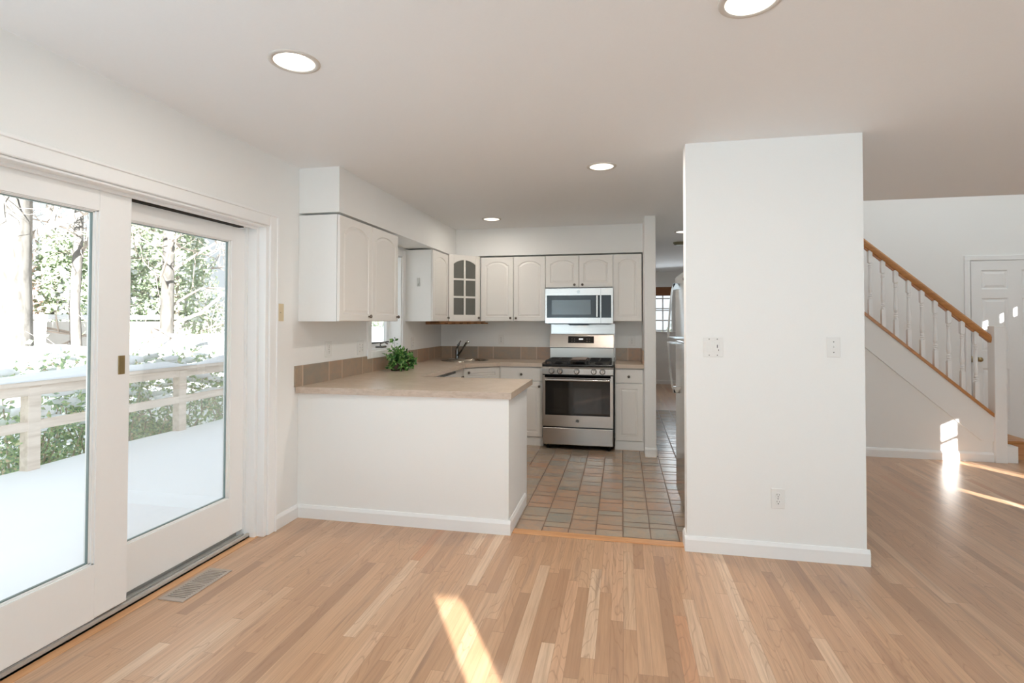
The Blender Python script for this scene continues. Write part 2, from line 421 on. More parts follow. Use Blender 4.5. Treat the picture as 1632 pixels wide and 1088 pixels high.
# peninsula half wall
struct('wall_peninsula', xbox(XL, -.722, 3.36, 3.48, 0, .872), wallp)
# far room shell
bm = bmesh.new(); 
wall_y('wall_far_room', 12.0, 12.12, .33, 3.0, 0, CE, [(.48, 1.06, 1.15, 2.12)])
struct('wall_far_room_side', xbox(2.9, 3.0, 8.5, 12.0, 0, CE), wallp)
struct('wall_far_room_return', xbox(1.345, 3.0, 8.4, 8.5, 0, CE), wallp)
# ceilings
bm = bmesh.new(); box(bm, XL, XR, YB, 5.275, CE, CE+.12); box(bm, XL, 1.345, 5.275, 8.5, CE, CE+.12); box(bm, .22, 3.0, 8.5, 12.1, CE, CE+.12)
ceil_o = struct('ceiling', bm, ceilp)
# foyer (two storeys high)
struct('wall_foyer_back', xbox(1.345, XR, 7.0, 7.12, 0, 5.0), wallp)
struct('wall_foyer_upper_left', xbox(1.225, 1.345, 5.275, 7.12, CE, 5.0), wallp)
struct('wall_foyer_header', xbox(1.225, XR, 5.155, 5.275, CE+.12, 5.0), wallp)
struct('ceiling.001', xbox(1.2, XR+.12, 5.1, 7.12, 5.0, 5.1), ceilp)
# unseen roof slab added to keep the low sun off the deck
struct('roof_sun_block', xbox(-2.7, XR+.3, YB-.3, 5.1, CE+.13, CE+.2), ceilp)

# stair wall: sloped top
SL = -.887
def trimz(x): return 1.452 + SL*(x-2.451)
bm = bmesh.new(); to = lambda u, v, w: V(u, w, v)
prism(bm, [(1.345, 0), (3.56, 0), (3.56, trimz(3.56)-.035), (1.345, 2.43)], (6.06, 6.15), to)
struct('wall_stair', bm, wallp)
# skirt board on the stair wall
bm = bmesh.new()
prism(bm, [(3.555, .2), (3.555, trimz(3.555)-.035), (1.345, trimz(1.345)-.035), (1.345, 1.098+SL*(1.345-2.447)), (3.445, .205)], (6.046, 6.061), to)
struct('trim_3', bm, wallp)

# ------------------------------------------------------------------ baseboards
def base_prof(bm, p0, p1, out, h=.092, t=.014):   # runs p0->p1 on floor, projecting along out
    p0 = Vector((*p0, 0)); p1 = Vector((*p1, 0)); o = Vector((*out, 0))
    prof = [(0, 0), (t, 0), (t, h*.76), (t*.75, h*.86), (t*.45, h*.97), (0, h)]
    a = [bm.verts.new(p0+o*u+V(0, 0, v)) for u, v in prof]; b = [bm.verts.new(p1+o*u+V(0, 0, v)) for u, v in prof]
    n = len(prof); bm.faces.new(a); bm.faces.new(b[::-1])
    for k in range(n): bm.faces.new((a[k], b[k], b[(k+1) % n], a[(k+1) % n]))
def bb(name, runs):
    bm = bmesh.new()
    for r in runs: base_prof(bm, *r)
    struct(name, bm, trimp)
bb('baseboard_left', [((XL, 3.105), (XL, 3.36), (1, 0)), ((XL, YB), (XL, 1.09), (1, 0))])
bb('baseboard_peninsula', [((XL, 3.36), (-.708, 3.36), (0, -1)), ((-.722, 3.36), (-.722, 3.93), (1, 0))])
bb('baseboard_center', [((.3765-.014, 3.352), (1.359, 3.352), (0, -1)), ((.3765, 3.352), (.3765, 3.47), (-1, 0)), ((1.345, 3.352), (1.345, 6.05), (1, 0))])
bb('baseboard_stair', [((1.345, 6.06), (3.55, 6.06), (0, -1))])
bb('baseboard_far_room', [((.333, 12.0), (2.9, 12.0), (0, -1)), ((.333, 5.6), (.333, 12.0), (1, 0))])
bb('baseboard_partition', [((.222, 5.575), (.333, 5.575), (0, -1))])
bb('baseboard_foyer', [((3.6, 7.0), (3.84, 7.0), (0, -1)), ((4.81, 7.0), (XR, 7.0), (0, -1))])

# ------------------------------------------------------------------ sliding glass door (door_1)
d1 = sthing('door_1')
bm = bmesh.new()
def casing_prof(bm, y0, y1, z0, z1, x=XL):
    box(bm, x, x+.016, y0, y1, z0, z1, bev=.004)
casing_prof(bm, 3.025, 3.1, 0, 2.065); casing_prof(bm, 1.095, 1.175, 0, 2.065); casing_prof(bm, 1.175, 3.025, 1.99, 2.065)
box(bm, XL+.006, XL+.024, 3.088, 3.103, 0, 2.068, bev=.003); box(bm, XL+.006, XL+.024, 1.092, 1.107, 0, 2.068, bev=.003); box(bm, XL+.006, XL+.024, 1.1, 3.1, 2.054, 2.07, bev=.003)
struct('casing', bm, trimp, d1)
bm = bmesh.new()
box(bm, -2.295, XL+.002, 3.0, 3.031, 0, 1.99, bev=.002); box(bm, -2.355, -2.29, 2.975, 3.03, 0, 1.99, bev=.003); box(bm, -2.42, -2.35, 2.962, 3.03, 0, 1.99)
box(bm, -2.42, XL+.002, 1.17, 1.19, 0, 1.99)
box(bm, -2.295, XL+.002, 1.17, 3.0, 1.978, 1.99, bev=.002); box(bm, -2.42, -2.355, 1.17, 3.0, 1.988, 1.992)
box(bm, -2.306, -2.29, 1.19, 2.975, 1.962, 1.985, bev=.003)
struct('jamb', bm, trimp, d1)
struct('weatherstrip', xbox(-2.405, -2.35, 1.19, 2.93, 1.966, 1.988), dark, d1)
bm = bmesh.new(); box(bm, -2.43, -2.325, 1.17, 3.0, -.02, .012); box(bm, -2.339, -2.325, 1.17, 2.985, 0, .03, bev=.002); box(bm, -2.362, -2.355, 1.17, 2.97, 0, .03); box(bm, -2.43, -2.41, 1.17, 2.97, 0, .045); 
struct('track', bm, alum, d1)
def door_panel(x0, x1, ya, yb, z0, z1, gy0, gy1, gz0, gz1, nm):
    bm = bmesh.new()
    box(bm, x0, x1, ya, gy0, z0, z1, bev=.002); box(bm, x0, x1, gy1, yb, z0, z1, bev=.002)
    box(bm, x0, x1, gy0, gy1, z0, gz0); box(bm, x0, x1, gy0, gy1, gz1, z1)
    # glazing bead steps
    for k, (i, dx) in enumerate(((.0, .006), (.009, .013))):
        xx = x1-dx
        box(bm, x0+.004, xx, gy0+i-.001, gy0+i+.010, gz0, gz1); box(bm, x0+.004, xx, gy1-i-.010, gy1-i+.001, gz0, gz1)
        box(bm, x0+.004, xx, gy0, gy1, gz0+i*.5-.001, gz0+i*.5+.005); box(bm, x0+.004, xx, gy0, gy1, gz1-i*.5-.005, gz1-i*.5+.001)
    p = struct(nm, bm, trimp, d1)
    bm = bmesh.new(); xm = (x0+x1)/2; e = .012
    box(bm, xm-.006, xm+.006, gy0+.016, gy0+.016+.006, gz0, gz1); box(bm, xm-.006, xm+.006, gy1-.022, gy1-.016, gz0, gz1)
    box(bm, xm-.006, xm+.006, gy0+.016, gy1-.016, gz0+.008, gz0+.014); box(bm, xm-.006, xm+.006, gy0+.016, gy1-.016, gz1-.014, gz1-.008)
    obj('glazing_seal', bm, glass_edge, p)
    obj('pane', xbox(xm-.003, xm+.003, gy0+.01, gy1-.01, gz0+.004, gz1-.004), glass, p)
    return p
pn = door_panel(-2.350, -2.308, 1.195, 2.11, .05, 1.965, 1.335, 1.95, .29, 1.872, 'sliding_panel')
door_panel(-2.405, -2.366, 2.0, 2.968, .055, 1.962, 2.10, 2.848, .285, 1.872, 'fixed_panel')
bm = bmesh.new(); box(bm, -2.309, -2.304, 2.050, 2.082, 1.125, 1.212, bev=.001); box(bm, -2.3045, -2.3035, 2.056, 2.076, 1.13, 1.2)
h = obj('latch_handle', bm, brass, pn); h['label'] = 'brass recessed latch handle'

# ------------------------------------------------------------------ kitchen window (window_1)
w1 = sthing('window_1')
y0, y1, z0, z1 = WIN
bm = bmesh.new()
box(bm, XL, XL+.02, y0-.07, y0, z0-.065, z1+.065, bev=.004); box(bm, XL, XL+.02, y1, y1+.07, z0-.065, z1+.065, bev=.004)
box(bm, XL, XL+.02, y0, y1, z0-.065, z0, bev=.004); box(bm, XL, XL+.02, y0, y1, z1, z1+.065, bev=.004)
struct('casing', bm, trimp, w1)
bm = bmesh.new(); box(bm, -2.42, XL+.002, y0, y0+.012, z0, z1); box(bm, -2.42, XL+.002, y1-.012, y1, z0, z1); box(bm, -2.42, XL+.002, y0, y1, z0, z0+.014); box(bm, -2.42, XL+.002, y0, y1, z1-.012, z1)
struct('jamb', bm, trimp, w1)
bm = bmesh.new(); xs0, xs1 = -2.415, -2.375
box(bm, xs0, xs1, y0+.012, y0+.055, z0+.014, z1-.012, bev=.003); box(bm, xs0, xs1, y1-.055, y1-.012, z0+.014, z1-.012, bev=.003)
box(bm, xs0, xs1, y0+.05, y1-.05, z0+.014, z0+.06, bev=.003); box(bm, xs0, xs1, y0+.05, y1-.05, z1-.055, z1-.012, bev=.003)
sash = struct('window_frame', bm, trimp, w1)
bm = bmesh.new(); box(bm, -2.38, -2.37, y0+.015, y1-.015, z0+.055, z0+.066)
obj('weatherstrip', bm, slot_m, sash)
obj('pane', xbox(-2.398, -2.392, y0+.05, y1-.05, z0+.055, z1-.05), glass, sash)
bm = bmesh.new(); yc = 4.80
box(bm, -2.345, -2.27, yc-.05, yc+.05, z0+.012, z0+.035, bev=.006); tube(bm, [(-2.30, yc-.03, z0+.035), (-2.29, yc-.05, z0+.055), (-2.28, yc+.02, z0+.065), (-2.285, yc+.09, z0+.05)], [.008, .007, .006, .009], 8)
obj('crank_handle', bm, dchrome, w1)

# ------------------------------------------------------------------ far-room window (window_2)
w2 = sthing('window_2'); bm = bmesh.new()
a, b, c, d = .48, 1.06, 1.15, 2.12
box(bm, a-.07, a, 11.985, 12.0, c-.07, d+.07); box(bm, b, b+.07, 11.985, 12.0, c-.07, d+.07); box(bm, a, b, 11.985, 12.0, d, d+.07); box(bm, a-.08, b+.08, 11.96, 12.0, c-.03, c, bev=.004)
struct('casing', bm, trimp, w2)
bm = bmesh.new()
for i in range(4): x = a+(b-a)*i/3; box(bm, x-.012, x+.012, 12.05, 12.075, c, d)
for z in (c+.02, c+.24, c+.46, c+.50, c+.72, d-.02): box(bm, a, b, 12.048, 12.072, z-.012, z+.012)
s2 = struct('window_frame', bm, trimp, w2)
obj('pane', xbox(a, b, 12.08, 12.086, c, d), glass, s2)
rs = tag(obj('roller_shade', xbox(a+.005, b-.005, 12.0, 12.03, 1.93, 2.12, bev=.003), shade_m), 'brown woven shade rolled up at top of far room window', 'window shade')

# ------------------------------------------------------------------ white six-panel door (door_2)
d2 = sthing('door_2'); X0, X1 = 3.895, 4.745
bm = bmesh.new(); box(bm, X0-.06, X0-.004, 6.98, 7.0, 0, 2.068, bev=.003); box(bm, X1+.004, X1+.06, 6.98, 7.0, 0, 2.068, bev=.003); box(bm, X0-.06, X1+.06, 6.98, 7.0, 2.068, 2.125, bev=.004)
struct('casing', bm, trimp, d2)
def raised_panel(bm, x0, x1, z0, z1, y, s=-1):       # moulded panel in plane y facing -y
    def loop(i, dy): return [bm.verts.new(V(x0+i, y+dy, z0+i)), bm.verts.new(V(x1-i, y+dy, z0+i)), bm.verts.new(V(x1-i, y+dy, z1-i)), bm.verts.new(V(x0+i, y+dy, z1-i))]
    L = [loop(0, 0), loop(.012, .009), loop(.022, .009), loop(.045, .001)]
    for a, b in zip(L, L[1:]):
        for k in range(4): bm.faces.new((a[k], a[(k+1) % 4], b[(k+1) % 4], b[k]))
    bm.faces.new(L[-1])
    return L[0]
bm = bmesh.new(); yd = 6.978
xs = [X0, X0+.10, X0+.36, X0+.49, X0+.75, X1]; zs = [.01, .26, .845, 1.04, 1.64, 1.74, 1.957, 2.064]
for i in range(5):
    for j in range(7):
        if i in (1, 3) and j in (1, 3, 5): raised_panel(bm, xs[i], xs[i+1], zs[j], zs[j+1], yd)
        else:
            v = [bm.verts.new(V(p, yd, q)) for p, q in ((xs[i], zs[j]), (xs[i+1], zs[j]), (xs[i+1], zs[j+1]), (xs[i], zs[j+1]))]; bm.faces.new(v)
bmesh.ops.remove_doubles(bm, verts=bm.verts[:], dist=1e-5)
box(bm, X0, X1, yd+.012, 6.999, .01, 2.064)
slab = struct('door_slab', bm, trimp, d2)
bm = bmesh.new(); kx = X0+.055
lathe(bm, [(.026, 0), (.026, -.006), (.01, -.012), (.01, -.03), (.024, -.038), (.027, -.05), (.02, -.062), (.004, -.066)], (kx, yd, .945), 'y', 16)
box(bm, X0-.006, X0+.004, yd-.004, yd+.01, .91, .98)
obj('door_knob', bm, brass, slab, True)

# ------------------------------------------------------------------ staircase
st = thing('staircase', 'oak-trimmed staircase with white turned balusters rising to the left in the foyer', 'staircase', (3.6, 6.06, 0))
def S(x, y=0, z=0): return (x-3.6, y-6.06, z)
TS = Matrix.Translation((-3.6, -6.06, 0))
bm = bmesh.new(); prism(bm, [(1.6, trimz(1.6)-.036), (3.56, trimz(3.56)-.036), (3.56, trimz(3.56)), (1.6, trimz(1.6))], (6.035, 6.165), to); obj('base_rail', bm, oakhr, st, M=TS)
bm = bmesh.new(); 
def railz(x): return 2.233 + SL*(x-2.437)
prof = [(6.068, -.064), (6.112, -.064), (6.122, -.045), (6.124, -.02), (6.112, -.003), (6.09, 0), (6.068, -.003), (6.056, -.02), (6.058, -.045)]
a = [bm.verts.new(V(1.6, y, railz(1.6)+z*1.25)) for y, z in prof]; b = [bm.verts.new(V(3.56, y, railz(3.56)+z*1.25)) for y, z in prof]
bm.faces.new(a); bm.faces.new(b[::-1])
for k in range(len(prof)): bm.faces.new((a[k], b[k], b[(k+1) % len(prof)], a[(k+1) % len(prof)]))
autosmooth(obj('handrail', bm, oakhr, st, M=TS), 30)
XB = [3.43-.1165*i for i in range(12)]
bm = bmesh.new()
for i in range(11):
    xa, xb = XB[i]-.02, XB[i+1]+.02
    prism(bm, [(xb, railz(xb)-.1), (xa, railz(xa)-.1), (xa, railz(xa)-.07), (xb, railz(xb)-.07)], (6.076, 6.104), to)
obj('fillet', bm, oakhr, st, M=TS)
for i, x in enumerate(XB):
    bm = bmesh.new(); zb = trimz(x)-.02; zt = railz(x)-.075; yc = 6.09; L = zt-zb
    z1 = zb+.21; z2 = zt-.125
    box(bm, x-.019, x+.019, yc-.019, yc+.019, zb, z1, bev=.002); box(bm, x-.019, x+.019, yc-.019, yc+.019, z2, zt, bev=.002)
    m = z2-z1
    pr = [(.012, z1), (.016, z1+.012), (.010, z1+.022), (.016, z1+.034), (.010, z1+.046), (.015, z1+.056), (.010, z1+.068), (.016, z1+.1), (.0165, z1+.13), (.013, z1+m*.55), (.0105, z2-.055), (.015, z2-.045), (.010, z2-.036), (.015, z2-.026), (.010, z2-.014), (.015, z2-.004), (.012, z2)]
    lathe(bm, [(a*1.25, b) for a, b in pr], (x, yc, 0), 'z', 10, True)
    obj('baluster', bm, trimp, st, M=TS)
bm = bmesh.new(); box(bm, 3.55, 3.648, 6.02, 6.125, 0, 1.322, bev=.003); box(bm, 3.546, 3.652, 6.016, 6.129, 1.322, 1.33, bev=.003)
obj('newel_post', bm, trimp, st, M=TS)
for i in range(10):
    zt = .19+.2*i; xf = 3.655-.2255*i
    if i == 0:
        bm = bmesh.new(); poly = [(3.40, 6.16), (3.655, 6.16), (3.90, 6.16), (3.955, 6.19), (3.975, 6.25), (3.975, 6.97), (3.40, 6.97)]
        prism(bm, poly, (zt-.03, zt), lambda u, v, w: V(u, v, w))
        bmesh.ops.bevel(bm, geom=bm.edges[:], offset=.008, segments=2, affect='EDGES')
        obj('tread', bm, oakhr, st, M=TS)
        obj('riser', xbox(3.655, 3.755, 6.055, 6.17, 0, .158), trimp, st, M=TS)
        obj('riser', xbox(3.5, 3.92, 6.2, 6.96, 0, .158), oakst, st, M=TS)
        continue
    obj('tread', xbox(xf-.25, xf+.02, 6.155, 6.97, zt-.03, zt, bev=.006), oakhr, st, M=TS)
    obj('riser', xbox(xf-.02, xf, 6.155, 6.97, zt-.2, zt-.03), trimp, st, M=TS)

# ------------------------------------------------------------------ wall plates
def plate(name, label, cat, loc, rz, kind, w=.072, h=.116, m=None, group=None):
    t = thing(name, label, cat, loc, rz, group); m = m or white_pl
    obj('cover_plate', xbox(-w/2, w/2, -.006, 0, -h/2, h/2, bev=.002), m, t)
    def screw(x, z):
        bm = bmesh.new(); lathe(bm, [(.003, -.0062), (.003, -.0075), (.0005, -.008)], (x, 0, z), 'y', 8); obj('screw', bm, slot_m, t)
    def outlet(x):
        for dz in (-.02, .02):
            bm = bmesh.new(); lathe(bm, [(.0165, -.005), (.0165, -.0085), (.015, -.0092)], (x, 0, dz), 'y', 18); o = obj('receptacle', bm, m, t)
            bm = bmesh.new(); box(bm, x-.0075, x-.0055, -.0098, -.009, dz+.001, dz+.009); box(bm, x+.0055, x+.0075, -.0098, -.009, dz+.001, dz+.008); box(bm, x-.0025, x+.0025, -.0098, -.009, dz-.010, dz-.005)
            obj('slots', bm, slot_m, o)
        screw(x, 0)
    def rocker(x):
        bm = bmesh.new(); prism(bm, [(-.016, -.033), (.016, -.033), (.016, .033), (-.016, .033)], (-.0075, -.005), lambda u, v, w_: V(x+u, w_, v)); box(bm, x-.014, x+.014, -.0105, -.006, -.03, 0, bev=.001); box(bm, x-.014, x+.014, -.009, -.006, 0, .03, bev=.001)
        obj('rocker', bm, m, t); screw(x, .048); screw(x, -.048)
    def dimmer(x):
        bm = bmesh.new(); box(bm, x-.016, x+.016, -.0075, -.005, -.033, .033, bev=.001); obj('dimmer_face', bm, m, t)
        bm = bmesh.new(); box(bm, x-.002, x+.002, -.009, -.0074, -.004, .014); box(bm, x+.006, x+.009, -.0085, -.0074, -.022, -.013); obj('slider', bm, slot_m, t); screw(x, .048); screw(x, -.048)
    def toggle(x):
        bm = bmesh.new(); box(bm, x-.005, x+.005, -.008, -.005, -.012, .012); box(bm, x-.0035, x+.0035, -.019, -.006, -.002, .008, bev=.001); obj('toggle', bm, m, t); screw(x, .03); screw(x, -.03)
    {'outlet': lambda: outlet(0), 'toggle': lambda: toggle(0), 'dimmer2': lambda: (rocker(-.023), dimmer(.023)), 'toggle_outlet': lambda: (toggle(-.023), outlet(.023)), 'blank': lambda: screw(0, 0)}[kind]()
    return t
plate('dimmer_switch', 'white double switch plate with paddle and dimmer on left side of freestanding wall', 'light switch', (.530, 3.352, 1.221), 0, 'dimmer2', .112, .118)
plate('light_switch', 'white single toggle switch on right side of the freestanding wall', 'light switch', (1.183, 3.352, 1.228), 0, 'toggle', .07, .116)
plate('wall_outlet', 'white outlet low on the freestanding wall above the baseboard', 'outlet', (.882, 3.352, .345), 0, 'outlet', .074, .116)
plate('light_switch', 'ivory blank switch plate on wall right of the sliding glass door', 'light switch', (XL, 3.147, 1.432), PI/2, 'blank', .072, .116, beige_pl)
plate('wall_outlet', 'white outlet under left hanging cabinet, nearer the sliding door', 'outlet', (XL, 3.745, 1.155), PI/2, 'outlet', .09, .12)
plate('wall_outlet', 'white combined switch and outlet plate just left of kitchen window', 'outlet', (XL, 4.262, 1.142), PI/2, 'toggle_outlet', .115, .12)
plate('light_switch', 'white switch plate right of kitchen window beyond the potted plant', 'light switch', (XL, 5.43, 1.138), PI/2, 'toggle', .075, .12)
plate('wall_outlet', 'white outlet on far wall between the faucet and range', 'outlet', (-1.462, YF, 1.146), 0, 'outlet', .072, .116)
plate('wall_outlet', 'white outlet on far wall right of the range', 'outlet', (.106, YF, 1.144), 0, 'outlet', .085, .118)

# ------------------------------------------------------------------ cabinets
def outline(x0, x1, z0, z1, d, rise, N=12):
    a, b = x0+d, x1-d; lo, hi = z0+d, z1-d
    if rise <= 0: rise = 0
    sh = hi-rise
    pts = [(a, lo), (b, lo), (b, sh)]
    ub = (b-a)*.05
    for k in range(N+1):
        t = k/N; x = b-ub-(b-a-2*ub)*t; pts.append((x, sh+rise*math.sin(PI*t)**.62))
    pts.append((a, sh)); return pts
def rectmap(x0, x1, z0, z1, inner):
    out = [(x0, z0), (x1, z0), (x1, z1)]
    for p in inner[3:-1]: out.append((p[0], z1))
    out.append((x0, z1)); return out
def cab_door(bm, x0, x1, z0, z1, t=.019, m=.055, rise=.045):   # door front at y=0 facing -y, back at y=t
    lip = .004
    inner = outline(x0, x1, z0, z1, m, rise)
    L = [(rectmap(x0, x1, z0, z1, inner), lip), (rectmap(x0+lip, x1-lip, z0+lip, z1-lip, inner), 0), (inner, 0),
         (outline(x0, x1, z0, z1, m+.006, rise), .006), (outline(x0, x1, z0, z1, m+.012, rise), .006), (outline(x0, x1, z0, z1, m+.026, rise*.96), .001)]
    vs = []
    for pts, dy in L: vs.append([bm.verts.new(V(x, dy, z)) for x, z in pts])
    n = len(vs[0])
    for a, b in zip(vs, vs[1:]):
        for k in range(n): 
            try: bm.faces.new((a[k], a[(k+1) % n], b[(k+1) % n], b[k]))
            except ValueError: pass
    bm.faces.new(vs[-1])
    bk = [bm.verts.new(V(x, t, z)) for x, z in L[0][0]]
    for k in range(n): bm.faces.new((vs[0][k], bk[k], bk[(k+1) % n], vs[0][(k+1) % n]))
    bm.faces.new(bk)
def knob(parent, x, z, m=None, y=0):
    bm = bmesh.new(); lathe(bm, [(.006, 0), (.005, -.01), (.012, -.014), (.0145, -.019), (.013, -.025), (.006, -.029), (.001, -.03)], (x, y, z), 'y', 14)
    return obj('knob', bm, m or knobm, parent, True)
def cabinet(name, label, loc, rz, w, z0, z1, depth, doors, group=None, body=None):
    """front plane of the doors at local y=0, body behind it; doors: list of (x0,x1,z0,z1,rise,knob_x,knob_z,kind)"""
    t = thing(name, label, 'cabinet', loc, rz, group)
    bm = bmesh.new(); box(bm, 0, w, .021, depth, z0, z1)
    obj('body', bm, body or cabside, t)
    for (x0, x1, a, b, rise, kx, kz, kind) in doors:
        bm = bmesh.new()
        if kind == 'slab': box(bm, x0, x1, 0, .019, a, b, bev=.004, seg=2)
        else: cab_door(bm, x0, x1, a, b, rise=rise, m=.052 if x1-x0 > .22 else .045)
        d = obj('drawer' if kind == 'slab' else 'door', bm, cabp, t)
        if kx is not None: knob(d, kx, kz)
    return t
G_ = .003
# hanging cabinets on the left wall (front faces +x): local x runs toward -y?  rotate so local -y -> world +x
RZL = PI/2
# local (x,y)->world: rz=+90deg: world = (-y, x): local -y -> +x ; local x -> +y
UW = -1.926
t = cabinet('wall_cabinet', 'white two-door hanging cabinet on left wall above the peninsula', (UW, 3.352, 0), RZL, .985, 1.372, 2.12, .316,
        [(G_, .4925-G_/2, 1.374, 2.118, .05, .44, 1.41, 'p'), (.4925+G_/2, .985-G_, 1.374, 2.118, .05, .955, 1.41, 'p')])
t = cabinet('wall_cabinet', 'narrow white hanging cabinet between kitchen window and glass-door corner cabinet', (UW, 5.21, 0), RZL, .498, 1.372, 2.12, .316,
        [(G_, .496, 1.374, 2.118, .05, .46, 1.41, 'p')])
# corner cabinet: diagonal front from (-1.926,5.712) to (-1.634,6.0)
cc = thing('corner_cabinet', 'white corner hanging cabinet with arched six-lite frosted glass door', 'cabinet', (UW+.004, 5.712, 0), math.atan2(.288, .288))
W = math.hypot(.288, .288)
bm = bmesh.new(); zt = 2.14
loc2 = Matrix.Rotation(-PI/4, 4, 'Z') @ Matrix.Translation((-(UW+.004), -5.712, 0))
prism(bm, [(UW+.01, 5.735), (-1.645, 6.015), (-1.634, YF-.002), (XL+.002, YF-.002), (XL+.002, 5.712)], (1.372, 2.134), lambda u, v, w: V(u, v, w)); bm.transform(loc2)
obj('body', bm, cabside, cc)
# glass door as frame with arched lites
bm = bmesh.new(); z0d, z1d = 1.376, 2.132; sx = .062; g0, g1 = sx, W-sx; mid = W/2; mw = .011
box(bm, 0, g0, 0, .019, z0d, z1d, bev=.003); box(bm, g1, W, 0, .019, z0d, z1d, bev=.003); box(bm, g0, g1, 0, .019, z0d, z0d+.07)
N = 16; zs_ = z1d-.105; rs_ = .05
pts = [(g0+(g1-g0)*k/N, zs_+rs_*math.sin(PI*k/N)**.8) for k in range(N+1)]
for (xa, za), (xb, zb) in zip(pts, pts[1:]):
    prism(bm, [(xa, za), (xb, zb), (xb, z1d-.001), (xa, z1d-.001)], (0, .019), lambda u, v, w: V(u, w, v))
box(bm, mid-mw, mid+mw, .001, .018, z0d+.07, zs_+rs_)
for k in (1, 2):
    z = z0d+.07+(zs_-z0d-.07+.03)*k/3; box(bm, g0, g1, .001, .018, z-mw, z+mw)
gd = obj('door', bm, cabp, cc); gp = obj('pane', xbox(g0-.005, g1+.005, .010, .014, z0d+.06, zs_+rs_+.005), frost, gd); gp['label'] = 'frosted grey glass pane'
knob(gd, W-.028, 1.412)
# far wall uppers
YU = 5.992
cabinet('wall_cabinet', 'white two-door hanging cabinet left of the microwave', (-1.632, YU, 0), 0, .772, 1.372, 2.12, .36,
        [(.012, .394, 1.374, 2.118, .045, .365, 1.41, 'p'), (.402, .770, 1.374, 2.118, .045, .43, 1.41, 'p')])
cabinet('wall_cabinet', 'short white two-door cabinet directly above the microwave', (-.860, YU, 0), 0, .758, 1.752, 2.12, .36,
        [(.003, .378, 1.755, 2.118, .04, .33, 1.785, 'p'), (.382, .756, 1.755, 2.118, .04, .42, 1.785, 'p')])
cabinet('wall_cabinet', 'narrow single-door hanging cabinet right of the microwave', (-.102, YU, 0), 0, .312, 1.372, 2.12, .36,
        [(.003, .309, 1.374, 2.118, .04, None, None, 'p')])
# base cabinets
YBf = 5.79
def toe(t, w, d=.03):
    obj('toe_kick', xbox(0, w, d, .1, 0, .095), cabside, t)
t = cabinet('base_cabinet', 'white base cabinet with drawer over door right of the range', (-.082, YBf, 0), 0, .300, .095, .868, .56,
        [(.004, .290, .715, .862, 0, .145, .785, 'slab'), (.004, .290, .1, .705, 0, None, None, 'p')]); toe(t, .300, .012)
t = cabinet('base_cabinet', 'white base cabinet with drawer over door left of the range', (-1.335, YBf, 0), 0, .478, .095, .868, .56,
        [(.004, .470, .715, .862, 0, .235, .785, 'slab'), (.004, .470, .1, .705, 0, .435, .655, 'p')]); toe(t, .478, .02)
# diagonal sink base
p0 = V(-1.685, 5.50, 0); p1 = V(-1.343, 5.79, 0); dd = p1-p0; WD = dd.length; ang = math.atan2(dd.y, dd.x)
t = cabinet('sink_base_cabinet', 'white diagonal corner cabinet under the sink with false drawer front', (p0.x, p0.y, 0), ang, WD, .095, .868, .12,
        [(.008, WD-.008, .715, .862, 0, .06, .815, 'p0'), (.008, WD-.008, .1, .705, 0, .04, .66, 'p')]); toe(t, WD)
XBf = -1.69
bmx = bmesh.new(); prism(bmx, [(-1.71, 5.496), (-1.70, 5.535), (-1.335, 5.845), (-1.335, 5.812), (-1.36, 5.80), (-1.69, 5.515)], (.095, .868), lambda u, v, w: V(u, v, w)); box(bmx, -1.712, -1.69, 5.492, 5.512, .095, .868); box(bmx, -1.345, -1.333, 5.795, 5.83, .095, .868)
obj('filler_strip', bmx, cabp, t, M=Matrix.Rotation(-ang, 4, 'Z') @ Matrix.Translation(-p0))
t = cabinet('base_cabinet', 'narrow white base cabinet between dishwasher and corner sink cabinet', (XBf, 5.20, 0), RZL, .295, .095, .868, .54,
        [(.004, .290, .715, .862, 0, .25, .775, 'slab'), (.004, .290, .1, .705, 0, None, None, 'p')]); toe(t, .295)
t = cabinet('base_cabinet', 'white base cabinet in the corner behind the peninsula', (XBf, 4.06, 0), RZL, .53, .095, .868, .54,
        [(.004, .526, .1, .862, 0, None, None, 'p')]); toe(t, .53)
# dishwasher
dw = thing('dishwasher', 'white dishwasher with black control strip under the left countertop', 'dishwasher', (XBf+.01, 4.60, 0), RZL)
obj('body', xbox(0, .595, .03, .55, .09, .862), cabside, dw)
dd_ = obj('door', xbox(.003, .592, -.01, .028, .1, .80, bev=.006, seg=2), white_pl, dw)
bm = bmesh.new(); box(bm, .003, .592, -.012, .028, .805, .862, bev=.005); o = obj('control_panel', bm, white_pl, dw)
bm = bmesh.new(); box(bm, .02, .575, -.014, -.009, .842, .860); obj('control_strip', bm, blackm, dw)
obj('toe_kick', xbox(0, .595, .05, .1, 0, .095), blackm, dw)
# peninsula cabinets behind the half wall
t = cabinet('base_cabinet', 'white base cabinet backing onto the peninsula half wall', (-.745, 4.03, 0), PI, .92, .095, .868, .545,
        [(.004, .456, .1, .862, 0, .41, .8, 'p'), (.462, .916, .1, .862, 0, .51, .8, 'p')])
obj('end_panel', xbox(-.021, -.001, .0, .545, 0, .870), wallp, t); toe(t, .92)

